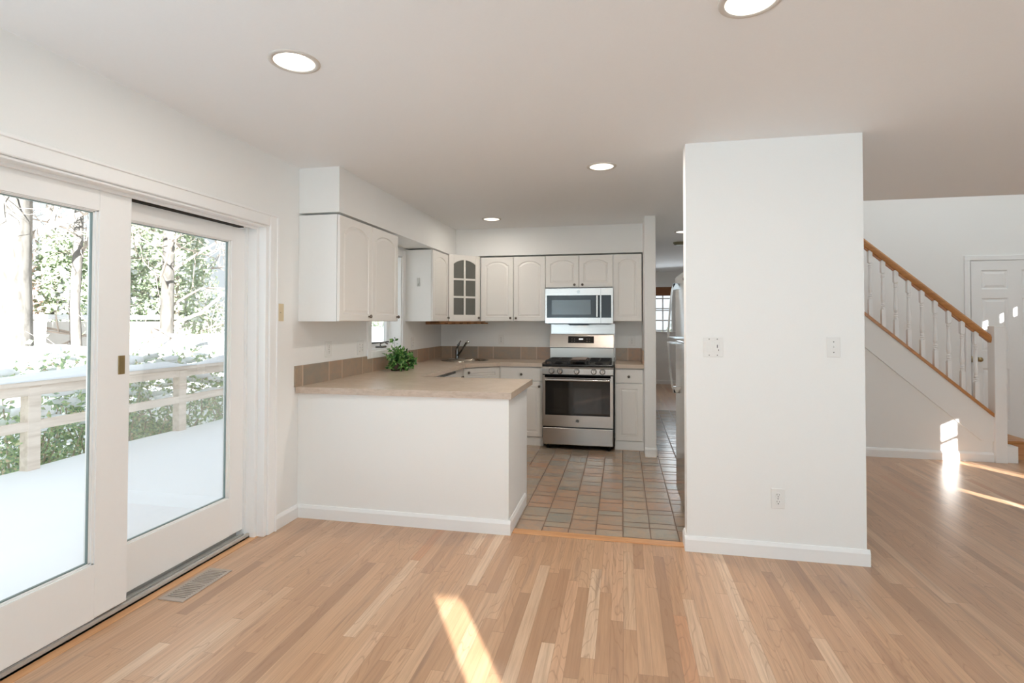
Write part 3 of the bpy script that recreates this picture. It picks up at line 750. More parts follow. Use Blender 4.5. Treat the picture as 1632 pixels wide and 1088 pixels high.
# ------------------------------------------------------------------ countertops
def slab_poly(outer, holes, z0, z1):
    bm = bmesh.new(); loops = []
    for lp in [outer]+holes:
        vs = [bm.verts.new(V(x, y, z1)) for x, y in lp]; es = [bm.edges.new((vs[i], vs[(i+1) % len(vs)])) for i in range(len(vs))]; loops.append(es)
    r = bmesh.ops.triangle_fill(bm, use_beauty=True, use_dissolve=False, edges=[e for l in loops for e in l])
    fs = [f for f in r['geom'] if isinstance(f, bmesh.types.BMFace)]
    r2 = bmesh.ops.extrude_face_region(bm, geom=fs)
    for v in [g for g in r2['geom'] if isinstance(g, bmesh.types.BMVert)]: v.co.z = z0
    return bm
SC = V(-1.80, 5.95, 0); SA = math.atan2(.29, .342)
def oval(cx, cy, a, b, ang, n=28, p=3.2):
    out = []
    for k in range(n):
        t = 2*PI*k/n; ct, st_ = math.cos(t), math.sin(t)
        u = a*math.copysign(abs(ct)**(2/p), ct); v = b*math.copysign(abs(st_)**(2/p), st_)
        out.append((cx+u*math.cos(ang)-v*math.sin(ang), cy+u*math.sin(ang)+v*math.cos(ang)))
    return out
hole = oval(SC.x, SC.y, .235, .17, SA)
ctop = thing('countertop', 'taupe laminate U-shaped countertop wrapping from peninsula to range', 'countertop', (0, 0, 0))
outer = [(XL+.002, 3.325), (-.702, 3.345), (-.702, 4.165), (-1.655, 4.165), (-1.655, 5.49), (-1.332, 5.765), (-.866, 5.765), (-.866, YF-.001), (XL+.002, YF-.002)]
bm = slab_poly(outer, [hole], .872, .914)
wt = obj('worktop', bm, laminate, ctop)
edge_m = mat_wood('counter_edge_laminate', (204, 186, 170), (186, 166, 148), 60, 22, .4, 'x')
bm = bmesh.new()
def strip(bm, a, b, o, z0=.871, z1=.9135, t=.0015):
    a = V(*a, 0); b = V(*b, 0); o = V(*o, 0).normalized()*t
    v = [a+V(0, 0, z0), b+V(0, 0, z0), b+V(0, 0, z1), a+V(0, 0, z1)]
    f = [bm.verts.new(p+o) for p in v]; k = [bm.verts.new(p-o*.2) for p in v]
    bm.faces.new(f); bm.faces.new(k[::-1])
    for i in range(4): bm.faces.new((f[i], k[i], k[(i+1) % 4], f[(i+1) % 4]))
strip(bm, outer[0], outer[1], (0, -1))
obj('front_edge', bm, edge_m, ctop)['label'] = 'paler laminate edge band facing the room'
bm = bmesh.new(); box(bm, XL, XL+.012, 3.31, WIN[0]-.072, .914, 1.06); box(bm, XL, XL+.012, WIN[1]+.072, YF-.012, .914, 1.06); box(bm, XL, XL+.012, WIN[0]-.072, WIN[1]+.072, .914, WIN[2]-.067)
obj('backsplash', bm, bs_y, ctop)['label'] = 'slate tile backsplash'
obj('backsplash', xbox(XL+.012, -.858, YF-.012, YF, .914, 1.06), bs_x, ctop)['label'] = 'slate tile backsplash'
ct2 = thing('countertop', 'short taupe countertop between the range and the wall end', 'countertop', (0, 0, 0))
obj('worktop', xbox(-.080, .2195, 5.765, YF-.001, .872, .914, bev=.002), laminate, ct2)
obj('backsplash', xbox(-.080, .219, YF-.012, YF, .914, 1.06), bs_x, ct2)['label'] = 'slate tile backsplash'
obj('backsplash', xbox(.208, .2195, 5.80, YF-.012, .914, 1.06), bs_y, ct2)['label'] = 'slate tile backsplash'

# sink
sk = thing('sink', 'stainless steel bowl sink set in the corner of the countertop', 'sink', (SC.x, SC.y, .914), SA)
bm = bmesh.new(); loops = []
for a, b, z in ((.265, .20, .001), (.262, .197, .005), (.235, .17, .004), (.225, .16, -.01), (.21, .145, -.15), (.16, .1, -.17)):
    loops.append([bm.verts.new(V(x, y, z)) for x, y in oval(0, 0, a, b, 0)])
for a, b in zip(loops, loops[1:]):
    for k in range(len(a)): bm.faces.new((a[k], a[(k+1) % len(a)], b[(k+1) % len(b)], b[k]))
bm.faces.new(loops[-1])
sink_m = simple('sink_steel', (170, 160, 148), .25, 1, var=.05)
autosmooth(obj('bowl', bm, sink_m, sk))
bm = bmesh.new(); lathe(bm, [(.02, 0), (.042, .002), (.04, .012), (.02, .016), (.006, .03), (.001, .032)], (.03, .0, -.168), 'z', 16); obj('strainer', bm, chrome, sk, True)
# faucet
fc = thing('faucet', 'chrome single-lever faucet with angled pull-out spout behind the sink', 'faucet', (-1.965, 6.16, .914), 0)
bm = bmesh.new(); lathe(bm, [(.12, 0), (.12, .004), (.03, .008)], (0, 0, 0), 'z', 24); 
for v in bm.verts: v.co.y *= .3; 
bm.transform(Matrix.Rotation(SA, 4, 'Z')); obj('base_plate', bm, chrome, fc, True)
bm = bmesh.new(); tube(bm, [(0, 0, 0), (0, 0, .02), (0, 0, .1), (.002, 0, .135), (.012, -.002, .165), (.03, -.004, .19)], [.026, .023, .021, .02, .017, .009], 14); autosmooth(obj('body', bm, dchrome, fc), 60)
bm = bmesh.new(); tube(bm, [(.005, -.005, .04), (.05, -.035, .085), (.11, -.075, .155), (.15, -.10, .205)], [.015, .011, .012, .014], 12); sp = autosmooth(obj('spout', bm, dchrome, fc), 60)
bm = bmesh.new(); tube(bm, [(.15, -.10, .205), (.165, -.11, .215), (.178, -.118, .205)], [.015, .016, .013], 12); obj('spray_head', bm, chrome, sp, True)
bm = bmesh.new(); tube(bm, [(.012, -.002, .165), (.03, -.004, .195), (.05, -.01, .222)], [.012, .008, .007], 10); obj('lever', bm, dchrome, fc, True)

# wooden stemware rack beneath the corner cabinet
rk = thing('stemware_rack', 'brown wooden slotted stemware rack hung under the corner cabinet', 'rack', (-1.93, 5.715, 0), PI/4)
bm = bmesh.new()
obj('back_rail', xbox(-.18, .46, .30, .32, 1.335, 1.371), rackw, rk)
obj('front_rail', xbox(-.10, .50, .02, .035, 1.358, 1.371), rackw, rk)
for k in range(7):
    x = -.09+k*.095; obj('slat', xbox(x, x+.055, .02, .31, 1.340, 1.356, bev=.002), rackw, rk)

# ------------------------------------------------------------------ GE-style round badge (script letters in a ring)
def badge(parent, x, y, z, r, m1, m2):
    bm = bmesh.new(); lathe(bm, [(r, 0), (r, -.002), (r*.98, -.0025)], (x, y, z), 'y', 24); o = obj('badge', bm, m1, parent)
    bm = bmesh.new()
    tube(bm, [(x+r*.86*math.cos(a), y-.003, z+r*.86*math.sin(a)) for a in [2*PI*k/24 for k in range(25)]], r*.07, 6, False)
    # flowing G and E
    Gp = [(.0, .30), (-.22, .42), (-.48, .18), (-.5, -.15), (-.3, -.38), (-.08, -.2), (-.06, .02), (-.26, .02)]
    Ep = [(.5, .28), (.34, .42), (.16, .26), (.3, .06), (.14, -.1), (.18, -.36), (.4, -.36), (.54, -.18)]
    for P in (Gp, Ep): tube(bm, [(x+u*r, y-.003, z+v*r) for u, v in P], r*.06, 6)
    obj('badge_lettering', bm, m2, o)
badge_d = simple('badge_dark', (92, 90, 88), .3, .6, var=.05); badge_l = simple('badge_silver', (190, 188, 184), .2, 1, var=.02)

# ------------------------------------------------------------------ microwave
YM = 5.965
mw = thing('microwave', 'stainless over-the-range microwave with black glass door hung under cabinets', 'microwave', (-.859, YM, 1.338), 0)
WM = .757; HM = .405
obj('body', xbox(.004, WM-.004, .03, .385, .012, HM-.002), blackm, mw)
bm = bmesh.new()
def ring_frame(bm, x0, x1, z0, z1, gx0, gx1, gz0, gz1, y0, y1):
    box(bm, x0, gx0, y0, y1, z0, z1); box(bm, gx1, x1, y0, y1, z0, z1); box(bm, gx0, gx1, y0, y1, z0, gz0); box(bm, gx0, gx1, y0, y1, gz1, z1)
XS = .622
ring_frame(bm, 0, XS-.001, .012, HM, .018, XS-.006, .075, HM-.078, 0, .03)
dr = obj('door', bm, steel, mw)
obj('door_window', xbox(.018, XS-.006, .002, .02, .075, HM-.078), blackgl, dr)
bm = bmesh.new(); box(bm, .075, XS-.11, .0012, .004, .11, HM-.13); obj('window_screen', bm, simple('microwave_screen', (60, 63, 60), .04, 0, spec=.8, coat=.6), dr)
bm = bmesh.new(); box(bm, XS-.05, XS-.028, -.038, -.02, .08, HM-.082, bev=.005, seg=2); box(bm, XS-.046, XS-.032, -.022, .003, .085, .1); box(bm, XS-.046, XS-.032, -.022, .003, HM-.1, HM-.085)
obj('handle', bm, steel, dr)
bm = bmesh.new(); ring_frame(bm, XS+.001, WM, .012, HM, XS+.006, WM-.02, .075, HM-.078, 0, .03); cp = obj('control_panel', bm, steel, mw)
obj('touch_panel', xbox(XS+.006, WM-.02, .002, .02, .075, HM-.078), blackgl, cp)
badge(dr, .375, 0, HM-.04, .017, badge_l, badge_d)
bm = bmesh.new(); box(bm, .03, WM-.03, .02, .37, 0, .013); prism(bm, [(.25, .003), (.50, .003), (.475, -.012), (.275, -.012)], (.03, .2), lambda u, v, w: V(u, w, v)); obj('vent_base', bm, blackm, mw)
for x in (.345, .415):
    bm = bmesh.new(); lathe(bm, [(.022, 0), (.022, -.004), (.015, -.006)], (x, .28, -.001), 'z', 16); o = obj('task_lamp', bm, glint, mw); o['label'] = 'lit warm lamp under microwave'
    ld = bpy.data.lights.new('microwave_lamp', 'SPOT'); ld.energy = 2.2; ld.spot_size = 2.0; ld.spot_blend = .6; ld.color = (1, .78, .52); ld.shadow_soft_size = .02
    lo = bpy.data.objects.new('microwave_lamp', ld); C.objects.link(lo); lo.parent = mw; lo.location = (x, .27, -.02)
    lo.rotation_euler = V(0, .12, -1).to_track_quat('-Z', 'Y').to_euler()
tag(obj('splash_panel', xbox(-.842, -.088, YF-.004, YF, .95, 1.345), steel), 'plain stainless splash sheet on wall between range and microwave', 'splash panel')

# ------------------------------------------------------------------ gas range
rg = thing('gas_range', 'stainless freestanding gas range with black oven window and five knobs', 'range', (-.851, 5.655, 0), 0)
WR = .758
bm = bmesh.new(); box(bm, .002, WR-.002, .05, .66, .05, .893); obj('body', bm, blackm, rg)
for x in (.05, WR-.05):
    for y in (.1, .58):
        bm = bmesh.new(); lathe(bm, [(.018, 0), (.018, .02), (.012, .022), (.012, .055)], (x, y, 0), 'z', 12); obj('leveling_foot', bm, blackm, rg)
obj('storage_drawer', xbox(.006, WR-.006, .012, .05, .055, .236, bev=.006, seg=2), steel, rg)
bm = bmesh.new(); oz0, oz1, wz0, wz1 = .252, .796, .372, .766
ring_frame(bm, .006, WR-.006, oz0, oz1, .036, WR-.036, wz0, wz1, .0, .05)
# slight downward bow under the window
N = 14; pts = [(.036+(WR-.072)*k/N, wz0-.0-.012*math.sin(PI*k/N)) for k in range(N+1)]
od = obj('oven_door', bm, steel, rg)
obj('oven_window', xbox(.036, WR-.036, .003, .04, wz0, wz1), blackgl, od)
obj('window_screen', xbox(.125, WR-.125, .0015, .006, wz0+.02, wz1-.105), simple('oven_screen', (34, 32, 29), .05, 0, spec=.6, coat=.2), od)
bm = bmesh.new(); box(bm, .03, WR-.03, -.0, .03, .772, .798); obj('door_top_trim', bm, blackm, od)
bm = bmesh.new(); tube(bm, [(.04, -.045, .752), (.2, -.05, .752), (WR/2, -.052, .752), (WR-.2, -.05, .752), (WR-.04, -.045, .752)], .0135, 12)
for x in (.055, WR-.055): box(bm, x-.012, x+.012, -.045, .005, .742, .762, bev=.003)
autosmooth(obj('handle', bm, steel, od), 50)
badge(od, WR/2, 0, .315, .019, badge_d, badge_l)
bm = bmesh.new(); prism(bm, [(.0, .808), (.0, .866), (.03, .893), (.06, .893), (.06, .808)], (.002, WR-.002), lambda u, v, w: V(w, u, v)); cp = obj('control_panel', bm, steel, rg)
obj('gap_strip', xbox(.004, WR-.004, .01, .05, .797, .81), blackm, rg)
for x in (.105, .195, WR/2-.005, WR-.205, WR-.115):
    bm = bmesh.new(); lathe(bm, [(.027, .0), (.027, -.006), (.022, -.010), (.0215, -.03), (.018, -.034)], (x, 0, .84), 'y', 20); k_ = autosmooth(obj('knob', bm, chrome, cp), 40)
    bm = bmesh.new(); box(bm, x-.006, x+.006, -.042, -.032, .819, .861, bev=.002); obj('grip', bm, steel, k_)
    bm = bmesh.new(); lathe(bm, [(.031, .001), (.031, -.001)], (x, 0, .84), 'y', 20); obj('bezel', bm, blackm, k_)
# cooktop
bm = bmesh.new(); box(bm, .0, WR, .02, .58, .893, .912, bev=.006, seg=2); obj('cooktop', bm, blackm, rg)
for bx, by in ((.16, .17), (.16, .45), (WR/2, .31), (WR-.16, .17), (WR-.16, .45)):
    bm = bmesh.new(); lathe(bm, [(.05, .912), (.048, .92), (.036, .923), (.036, .93), (.03, .933), (.002, .934)], (bx, by, 0), 'z', 18); obj('burner', bm, iron, rg, True)
for gx0, gx1 in ((.03, .275), (.283, WR-.283), (WR-.275, WR-.03)):
    bm = bmesh.new(); r_ = .007
    for x in (gx0+.008, gx1-.008): box(bm, x-r_, x+r_, .05, .565, .935, .95, bev=.003)
    for y in (.058, .31, .557): box(bm, gx0, gx1, y-r_, y+r_, .935, .95, bev=.003)
    xm = (gx0+gx1)/2; box(bm, xm-r_, xm+r_, .05, .565, .937, .952, bev=.003)
    for y in (.17, .45): box(bm, gx0, gx1, y-r_, y+r_, .937, .952, bev=.003)
    for x in (gx0+.008, gx1-.008):
        for y in (.058, .557): box(bm, x-r_, x+r_, y-r_, y+r_, .91, .94)
    obj('grate', bm, iron, rg)
tray = simple('griddle_plate', (92, 68, 52), .4, .3, var=.15)
obj('griddle', xbox(.30, WR-.30, .10, .52, .951, .957, bev=.004), tray, rg)
# backguard
obj('rear_riser', xbox(.012, WR-.012, .605, .655, .893, 1.062), steel_b, rg)
bm = bmesh.new(); prism(bm, [(.555, 1.068), (.59, 1.222), (.655, 1.222), (.655, 1.068)], (.008, WR-.008), lambda u, v, w: V(w, u, v)); bgd = obj('backguard', bm, steel_b, rg)
obj('backguard_gap', xbox(.008, WR-.008, .575, .655, 1.060, 1.069), blackm, rg)
bm = bmesh.new(); yv = lambda z: .555+(z-1.068)/(1.222-1.068)*.035
prism(bm, [(yv(1.118)-.003, 1.118), (yv(1.198)-.003, 1.198), (yv(1.198)+.01, 1.198), (yv(1.118)+.01, 1.118)], (.225, .525), lambda u, v, w: V(w, u, v)); pd = obj('display_panel', bm, blackgl, bgd)
bm = bmesh.new()
for k, (x, wd) in enumerate(((.352, .006), (.362, .008), (.374, .008), (.386, .012))):
    box(bm, x, x+wd, yv(1.165)-.0045, yv(1.165)-.003, 1.158, 1.172)
obj('clock_digits', bm, oven_led, pd)
bm = bmesh.new()
for x in (.27, .30, .44, .455, .475):
    for z in (1.14, 1.166): lathe(bm, [(.004, 0), (.004, -.001)], (x, yv(z)-.0035, z), 'y', 8)
obj('touch_marks', bm, simple('touch_grey', (150, 140, 130), .4), pd)

# ------------------------------------------------------------------ refrigerator (faces -x)
fr = thing('refrigerator', 'stainless top-freezer refrigerator tucked behind the freestanding wall', 'refrigerator', (.404, 4.30, 0), -PI/2)
# local: x runs 0..WF towards -y(world), local -y -> world -x
WFr = .76
obj('body', xbox(0, WFr, .06, .75, .05, 1.70), simple('fridge_side', (150, 148, 146), .35, .3, var=.03), fr)
fdoor = obj('fridge_door', xbox(0, WFr, 0, .055, .09, 1.225, bev=.006, seg=2), steel_v, fr)
zdoor = obj('freezer_door', xbox(0, WFr, 0, .055, 1.235, 1.715, bev=.006, seg=2), steel_v, fr)
obj('kick_grille', xbox(.01, WFr-.01, .03, .06, .02, .085), blackm, fr)
hx = .09
def fhandle(parent, z0, z1, tall):    # z0: at door split (stands off), z1: far end (meets door)
    bm = bmesh.new(); n = 12
    P = []; 
    for k in range(n+1):
        t = k/n; z = z0+(z1-z0)*t; off = .018+.045*(1-t)**.55 if t < 1 else .012
        P.append((hx, -off, z))
    for a, b in zip(P, P[1:]):
        pass
    sgn = 1 if z1 > z0 else -1
    w_ = .012
    ring = []
    for (x, y, z) in P:
        ring.append([bm.verts.new(V(x-w_, y-.007, z)), bm.verts.new(V(x+w_, y-.007, z)), bm.verts.new(V(x+w_, y+.006, z)), bm.verts.new(V(x-w_, y+.006, z))])
    for a, b in zip(ring, ring[1:]):
        for k in range(4): bm.faces.new((a[k], a[(k+1) % 4], b[(k+1) % 4], b[k]))
    bm.faces.new(ring[0]); bm.faces.new(ring[-1])
    box(bm, hx-.011, hx+.011, P[0][1], .003, min(z0, z0+sgn*.014), max(z0, z0+sgn*.014))
    zt = z1-sgn*.05
    box(bm, hx-w_, hx+w_, -.028, .003, min(zt, z1), max(zt, z1), bev=.003)
    h = obj('handle', bm, chrome, parent); return h
fhandle(zdoor, 1.243, 1.665, 1); fhandle(fdoor, 1.217, .83, 1)
bm = bmesh.new(); box(bm, WFr-.06, WFr-.005, .0, .09, 1.716, 1.735, bev=.004); obj('hinge_cover', bm, blackm, fr)
bm = bmesh.new(); lathe(bm, [(.01, 0), (.01, -.004), (.004, -.006)], (WFr-.18, 0, 1.66), 'y', 12); obj('badge', bm, badge_d, zdoor)

# ------------------------------------------------------------------ ceiling lights
def downlight(label, x, y, power, r=.085):
    t = thing('recessed_light', label, 'ceiling light', (x, y, CE), 0, None)
    bm = bmesh.new(); prof = [(r+.018, 0), (r+.016, -.004), (r-.002, -.005), (r-.004, 0.004)]
    lathe(bm, prof, (0, 0, 0), 'z', 32, False); obj('trim_ring', bm, simple('light_trim', (214, 208, 200), .5) if 'light_trim' not in MATS else MATS['light_trim'], t, True)
    bm = bmesh.new(); lathe(bm, [(r-.003, -.001), (r-.012, .03), (r-.022, .055)], (0, 0, -.002), 'z', 32, False); obj('reflector', bm, lens_can, t, True)
    bm = bmesh.new(); lathe(bm, [(r-.02, .052), (r-.03, .05), (.001, .045)], (0, 0, -.002), 'z', 32); obj('lamp', bm, lens_m, t, True)
    a = area('downlight_lamp', (0, 0, -.012), (0, 0, -1), (r-.01)*2, (r-.01)*2, power, (1, .93, .85), 'DISK'); a.parent = t
    a.data.spread = PI
    return t
LIGHTS = [('recessed ceiling light nearest the sliding door, at top left', -1.335, 1.955, 5.0), ('recessed ceiling light cut off by the top edge, in front of freestanding wall', .425, 1.89, 5.0),
          ('recessed ceiling light over the middle of the kitchen floor', -.14, 3.725, 15.0), ('recessed ceiling light in the kitchen near the sink corner', -1.355, 5.43, 3.6),
          ('small recessed hall light half hidden behind freestanding wall', .72, 6.66, .6)]
for l in LIGHTS: downlight(*l)
# holes in the ceiling for the recessed cans
cutters = []
me = ceil_o.data
bmc = bmesh.new()
for l in LIGHTS: lathe(bmc, [(.084, -.05), (.084, .08)], (l[1], l[2], CE), 'z', 32)
bmesh.ops.recalc_face_normals(bmc, faces=bmc.faces[:])
mc = bpy.data.meshes.new('cut'); bmc.to_mesh(mc); bmc.free(); oc = bpy.data.objects.new('cut', mc); C.objects.link(oc)
md = ceil_o.modifiers.new('b', 'BOOLEAN'); md.object = oc; md.solver = 'EXACT'
dg = bpy.context.evaluated_depsgraph_get(); dg.update()
newme = bpy.data.meshes.new_from_object(ceil_o.evaluated_get(dg)); ceil_o.modifiers.clear(); ceil_o.data = newme
bpy.data.objects.remove(oc)
t = thing('smoke_detector', 'small dim round smoke detector on hall ceiling beyond the fridge', 'smoke detector', (.76, 7.55, CE))
bm = bmesh.new(); lathe(bm, [(.075, 0), (.075, -.015), (.055, -.04), (.001, -.042)], (0, 0, 0), 'z', 24); obj('housing', bm, simple('aged_plastic', (150, 146, 120), .5), t)

# ------------------------------------------------------------------ floor vent
fv = thing('floor_vent', 'tan metal floor register beside the sliding glass door', 'floor vent', (-2.178, 2.395, 0))
bm = bmesh.new(); a, b = .072, .168
box(bm, -a, -a+.018, -b, b, 0, .005, bev=.001); box(bm, a-.018, a, -b, b, 0, .005, bev=.001); box(bm, -a+.018, a-.018, -b, -b+.022, 0, .005); box(bm, -a+.018, a-.018, b-.022, b, 0, .005); box(bm, -a+.018, a-.018, -.006, .006, 0, .005)
obj('frame', bm, ventm, fv); obj('duct', xbox(-a+.01, a-.01, -b+.01, b-.01, .0003, .0012), slot_m, fv)
for k in range(19):
    y = -b+.022+(2*b-.044)*(k+.5)/19
    if abs(y) < .008: continue
    bm = bmesh.new(); box(bm, -a+.015, a-.015, y-.0042, y+.0042, .001, .0042); obj('slat', bm, ventm, fv)

# hook plate on the side of the hanging cabinet
t = thing('wall_hook', 'small clear plastic adhesive hook on side of hanging cabinet beside window', 'hook', (-2.086, 5.209, 1.78))
hk = simple('hook_plastic', (206, 206, 200), .2, var=.02)
obj('hook_base', xbox(-.016, .016, -.003, 0, -.045, .045, bev=.001), hk, t); bm = bmesh.new(); tube(bm, [(0, -.003, -.01), (0, -.012, -.03), (0, -.02, -.034), (0, -.024, -.02)], .004, 6); obj('prong', bm, hk, t)

# ------------------------------------------------------------------ leaves
rng = np.random.default_rng(7)
def leaf_mesh(name, centers, normals_jit, size, m, parent=None, aspect=1.8, rnd=None, flat=.0):
    r = rnd or rng; n = len(centers)
    d = r.normal(size=(n, 3)); d[:, 2] *= (1-flat); d /= np.linalg.norm(d, axis=1)[:, None]
    q = r.normal(size=(n, 3)); q -= (q*d).sum(1)[:, None]*d; q /= np.linalg.norm(q, axis=1)[:, None]
    nn = np.cross(d, q); s = size*(.6+.8*r.random(n))[:, None]
    c = np.asarray(centers)
    tip = c+d*s*aspect; l = c+q*s*.5+d*s*aspect*.45+nn*s*.12; rr = c-q*s*.5+d*s*aspect*.45+nn*s*.12
    v = np.stack([c, l, tip, rr], 1).reshape(-1, 3); f = [(4*i, 4*i+1, 4*i+2, 4*i+3) for i in range(n)]
    me = bpy.data.meshes.new(name); me.from_pydata(v.tolist(), [], f); me.materials.append(m)
    o = bpy.data.objects.new(name, me); C.objects.link(o)
    if parent is not None: o.parent = parent
    return o
# potted ivy on the counter
pl = thing('potted_plant', 'leafy green potted ivy on the counter below the kitchen window', 'plant', (-2.06, 4.70, .914))
bm = bmesh.new()
def pot(bm, cx, cy): lathe(bm, [(.038, 0), (.046, .02), (.05, .06), (.046, .07), (.04, .066)], (cx, cy, 0), 'z', 18)
pot(bm, -.01, -.09); obj('basket', bm, potm, pl, True); bm = bmesh.new(); pot(bm, .01, .08); obj('basket', bm, potm, pl, True)
bm = bmesh.new(); lathe(bm, [(.04, .058), (.001, .066)], (-.01, -.09, 0), 'z', 14); obj('soil', bm, soil, pl); bm = bmesh.new(); lathe(bm, [(.04, .058), (.001, .066)], (.01, .08, 0), 'z', 14); obj('soil', bm, soil, pl)
rp = np.random.default_rng(3); cs = []; bm = bmesh.new()
for k in range(46):
    src = np.array([-.01, -.09, .06]) if k % 2 else np.array([.01, .08, .06])
    a = rp.random()*2*PI; e = .3+1.1*rp.random(); L = .07+.09*rp.random()
    if k == 3: a, e, L = -1.4, 1.35, .22
    dv = np.array([math.cos(a)*math.cos(e)*.8, math.sin(a)*math.cos(e), math.sin(e)]); P = []
    for j in range(7):
        t = j/6; p = src+dv*L*t+np.array([0, 0, -.10*t*t*(1.2-e)]); P.append(p)
        for _ in range(3): cs.append(p+rp.normal(size=3)*.012)
    tube(bm, [tuple(p) for p in P], .0016, 4)
obj('stems', bm, simple('ivy_stem', (70, 84, 40), .6), pl)
cs = np.array(cs); cs[:, 0] = np.maximum(cs[:, 0], -.155); cs[:, 2] = np.maximum(cs[:, 2], .02)
leaf_mesh('foliage', cs[::1], 0, .028, leaf_in, pl, 1.5, rp)

# ------------------------------------------------------------------ outdoors
tag(obj('snow_ground', xbox(-60, -5.4, -30, 60, -1.1, -.95), snow), 'flat snow covering the yard beyond the deck', 'snow', kind='stuff')
bm = bmesh.new(); bmesh.ops.create_grid(bm, x_segments=40, y_segments=80, size=1)
for v in bm.verts:
    v.co.x = -5.42+(v.co.x+1)/2*(2.985); v.co.y = -3+(v.co.y+1)/2*15
    e = min(1, (v.co.x+5.42)/.12); v.co.z = .05*math.sqrt(max(e, 0))+.012*math.sin(v.co.x*2.1+v.co.y*.9)+.01*math.sin(v.co.y*2.7+1)+(.05 if v.co.x > -2.55 else 0)
r = bmesh.ops.extrude_face_region(bm, geom=bm.faces[:])
for v in [g for g in r['geom'] if isinstance(g, bmesh.types.BMVert)]: v.co.z = -.15
tag(obj('deck_snow', bm, snow, None, True), 'smooth white snow blanket covering the deck outside', 'snow', kind='stuff')
struct('floor.003', xbox(-5.45, -2.43, -3, 12, -.3, -.15), deckw)
XRl = -5.25
rl = thing('deck_railing', 'weathered wooden deck railing with snow on its top rail', 'railing', (XRl, 0, 0))
for y in (.55, 2.2, 3.82, 5.47, 7.1, 8.75, 10.4): obj('post', xbox(-.05, .05, y-.055, y+.055, -.3, .78, bev=.006), deckw, rl)
obj('cap_rail', xbox(-.075, .075, -1, 12, .79, .83, bev=.005), deckw, rl)
obj('top_rail', xbox(.0, .045, -1, 12, .70, .79, bev=.004), deckw, rl)
obj('middle_rail', xbox(.0, .045, -1, 12, .385, .47, bev=.004), deckw, rl)
bm = bmesh.new(); n = 160; P = []
prev = None
for k in range(n):
    y = -1+13*k/(n-1); hgt = .06+.035*math.sin(y*3.1)+.02*math.sin(y*7.3+1)+(.05*math.exp(-((y-3.9)/.25)**2)); hw = .075
    ring = [bm.verts.new(V(-hw, y, .83)), bm.verts.new(V(-hw*.9, y, .83+hgt*.6)), bm.verts.new(V(0, y, .83+hgt)), bm.verts.new(V(hw*.9, y, .83+hgt*.6)), bm.verts.new(V(hw, y, .83))]
    if prev:
        for i in range(4): bm.faces.new((prev[i], prev[i+1], ring[i+1], ring[i]))
        bm.faces.new((prev[4], prev[0], ring[0], ring[4]))
    else: bm.faces.new(ring)
    prev = ring
bm.faces.new(prev); obj('snow_cap', bm, snow, rl, True)

def shrub_parts(t, seed, rx, ry, h, nleaf, leafm, lsize=.05, snowfrac=.25):
    r = np.random.default_rng(seed); bm = bmesh.new(); cs = []
    for k in range(16):
        a = r.random()*2*PI; rr = math.sqrt(r.random()); tx, ty = rx*rr*math.cos(a), ry*rr*math.sin(a); th = h*(.55+.45*r.random())*(1-.25*rr)
        P = [(tx*.15, ty*.15, -.05), (tx*.45, ty*.4, th*.35), (tx*.8+r.normal()*.05, ty*.8+r.normal()*.05, th*.7), (tx, ty, th)]
        tube(bm, P, [.016, .012, .009, .004], 5)
        for q in range(4):
            P2 = np.array(P[1+q % 3]); e = P2+np.array([r.normal()*.22, r.normal()*.22, .1+.18*r.random()]); tube(bm, [tuple(P2), tuple(e)], [.007, .003], 4); cs.append(e)
        cs.append(np.array(P[3])); cs.append(np.array(P[2]))
    obj('branches', bm, bark_s, t)
    cs = np.array(cs); idx = r.integers(0, len(cs), nleaf); c = cs[idx]+r.normal(size=(nleaf, 3))*np.array([.13, .13, .10])
    leaf_mesh('foliage', c, 0, lsize, leafm, t, 1.9, r)
    if snowfrac:
        top = cs[np.argsort(-cs[:, 2])][:int(len(cs)*.36)]; bm = bmesh.new()
        for p in top:
            s = .05+.07*r.random(); q = bmesh.ops.create_icosphere(bm, subdivisions=1, radius=1)
            for v in q['verts']: v.co = V(v.co.x*s*1.5+p[0], v.co.y*s*1.7+p[1], v.co.z*s*.55+p[2]+.05)
        obj('snow_cap', bm, snow, t, True)
SH = [(-6.15, 1.9, 'at the left edge'), (-6.1, 3.2, 'left of the thick deck post'), (-6.2, 4.4, 'right of the thick deck post'), (-6.1, 5.3, ''), (-6.15, 6.2, ''), (-6.1, 7.5, ''), (-6.3, 8.8, ''), (-6.2, 10.2, '')]
labels = ['snowy broadleaf shrub outside, behind deck railing at far left of sliding panel', 'snowy broadleaf shrub behind the railing post seen through left pane', 'snowy broadleaf shrub just right of railing post in left pane',
          'snowy broadleaf shrub behind railing, hidden partly by door stile', 'snowy broadleaf shrub at left side of right-hand pane', 'snowy broadleaf shrub right of railing post in right-hand pane', 'snowy broadleaf shrub at right edge of right-hand pane', 'snowy broadleaf shrub outside toward the kitchen window']
protos = []
for i, (x, y, s) in enumerate(SH):
    if i < 3:
        t = thing('rhododendron_shrub', labels[i], 'shrub', (x, y, -.95), 0, 'shrubs behind the deck railing'); shrub_parts(t, 20+i, .55, .75, 2.05, 2000, leaf_rh, .042); protos.append(t)
    else: dup(protos[i % 3], (x, y, -.95), 1.3*i, labels[i], 'shrubs behind the deck railing')
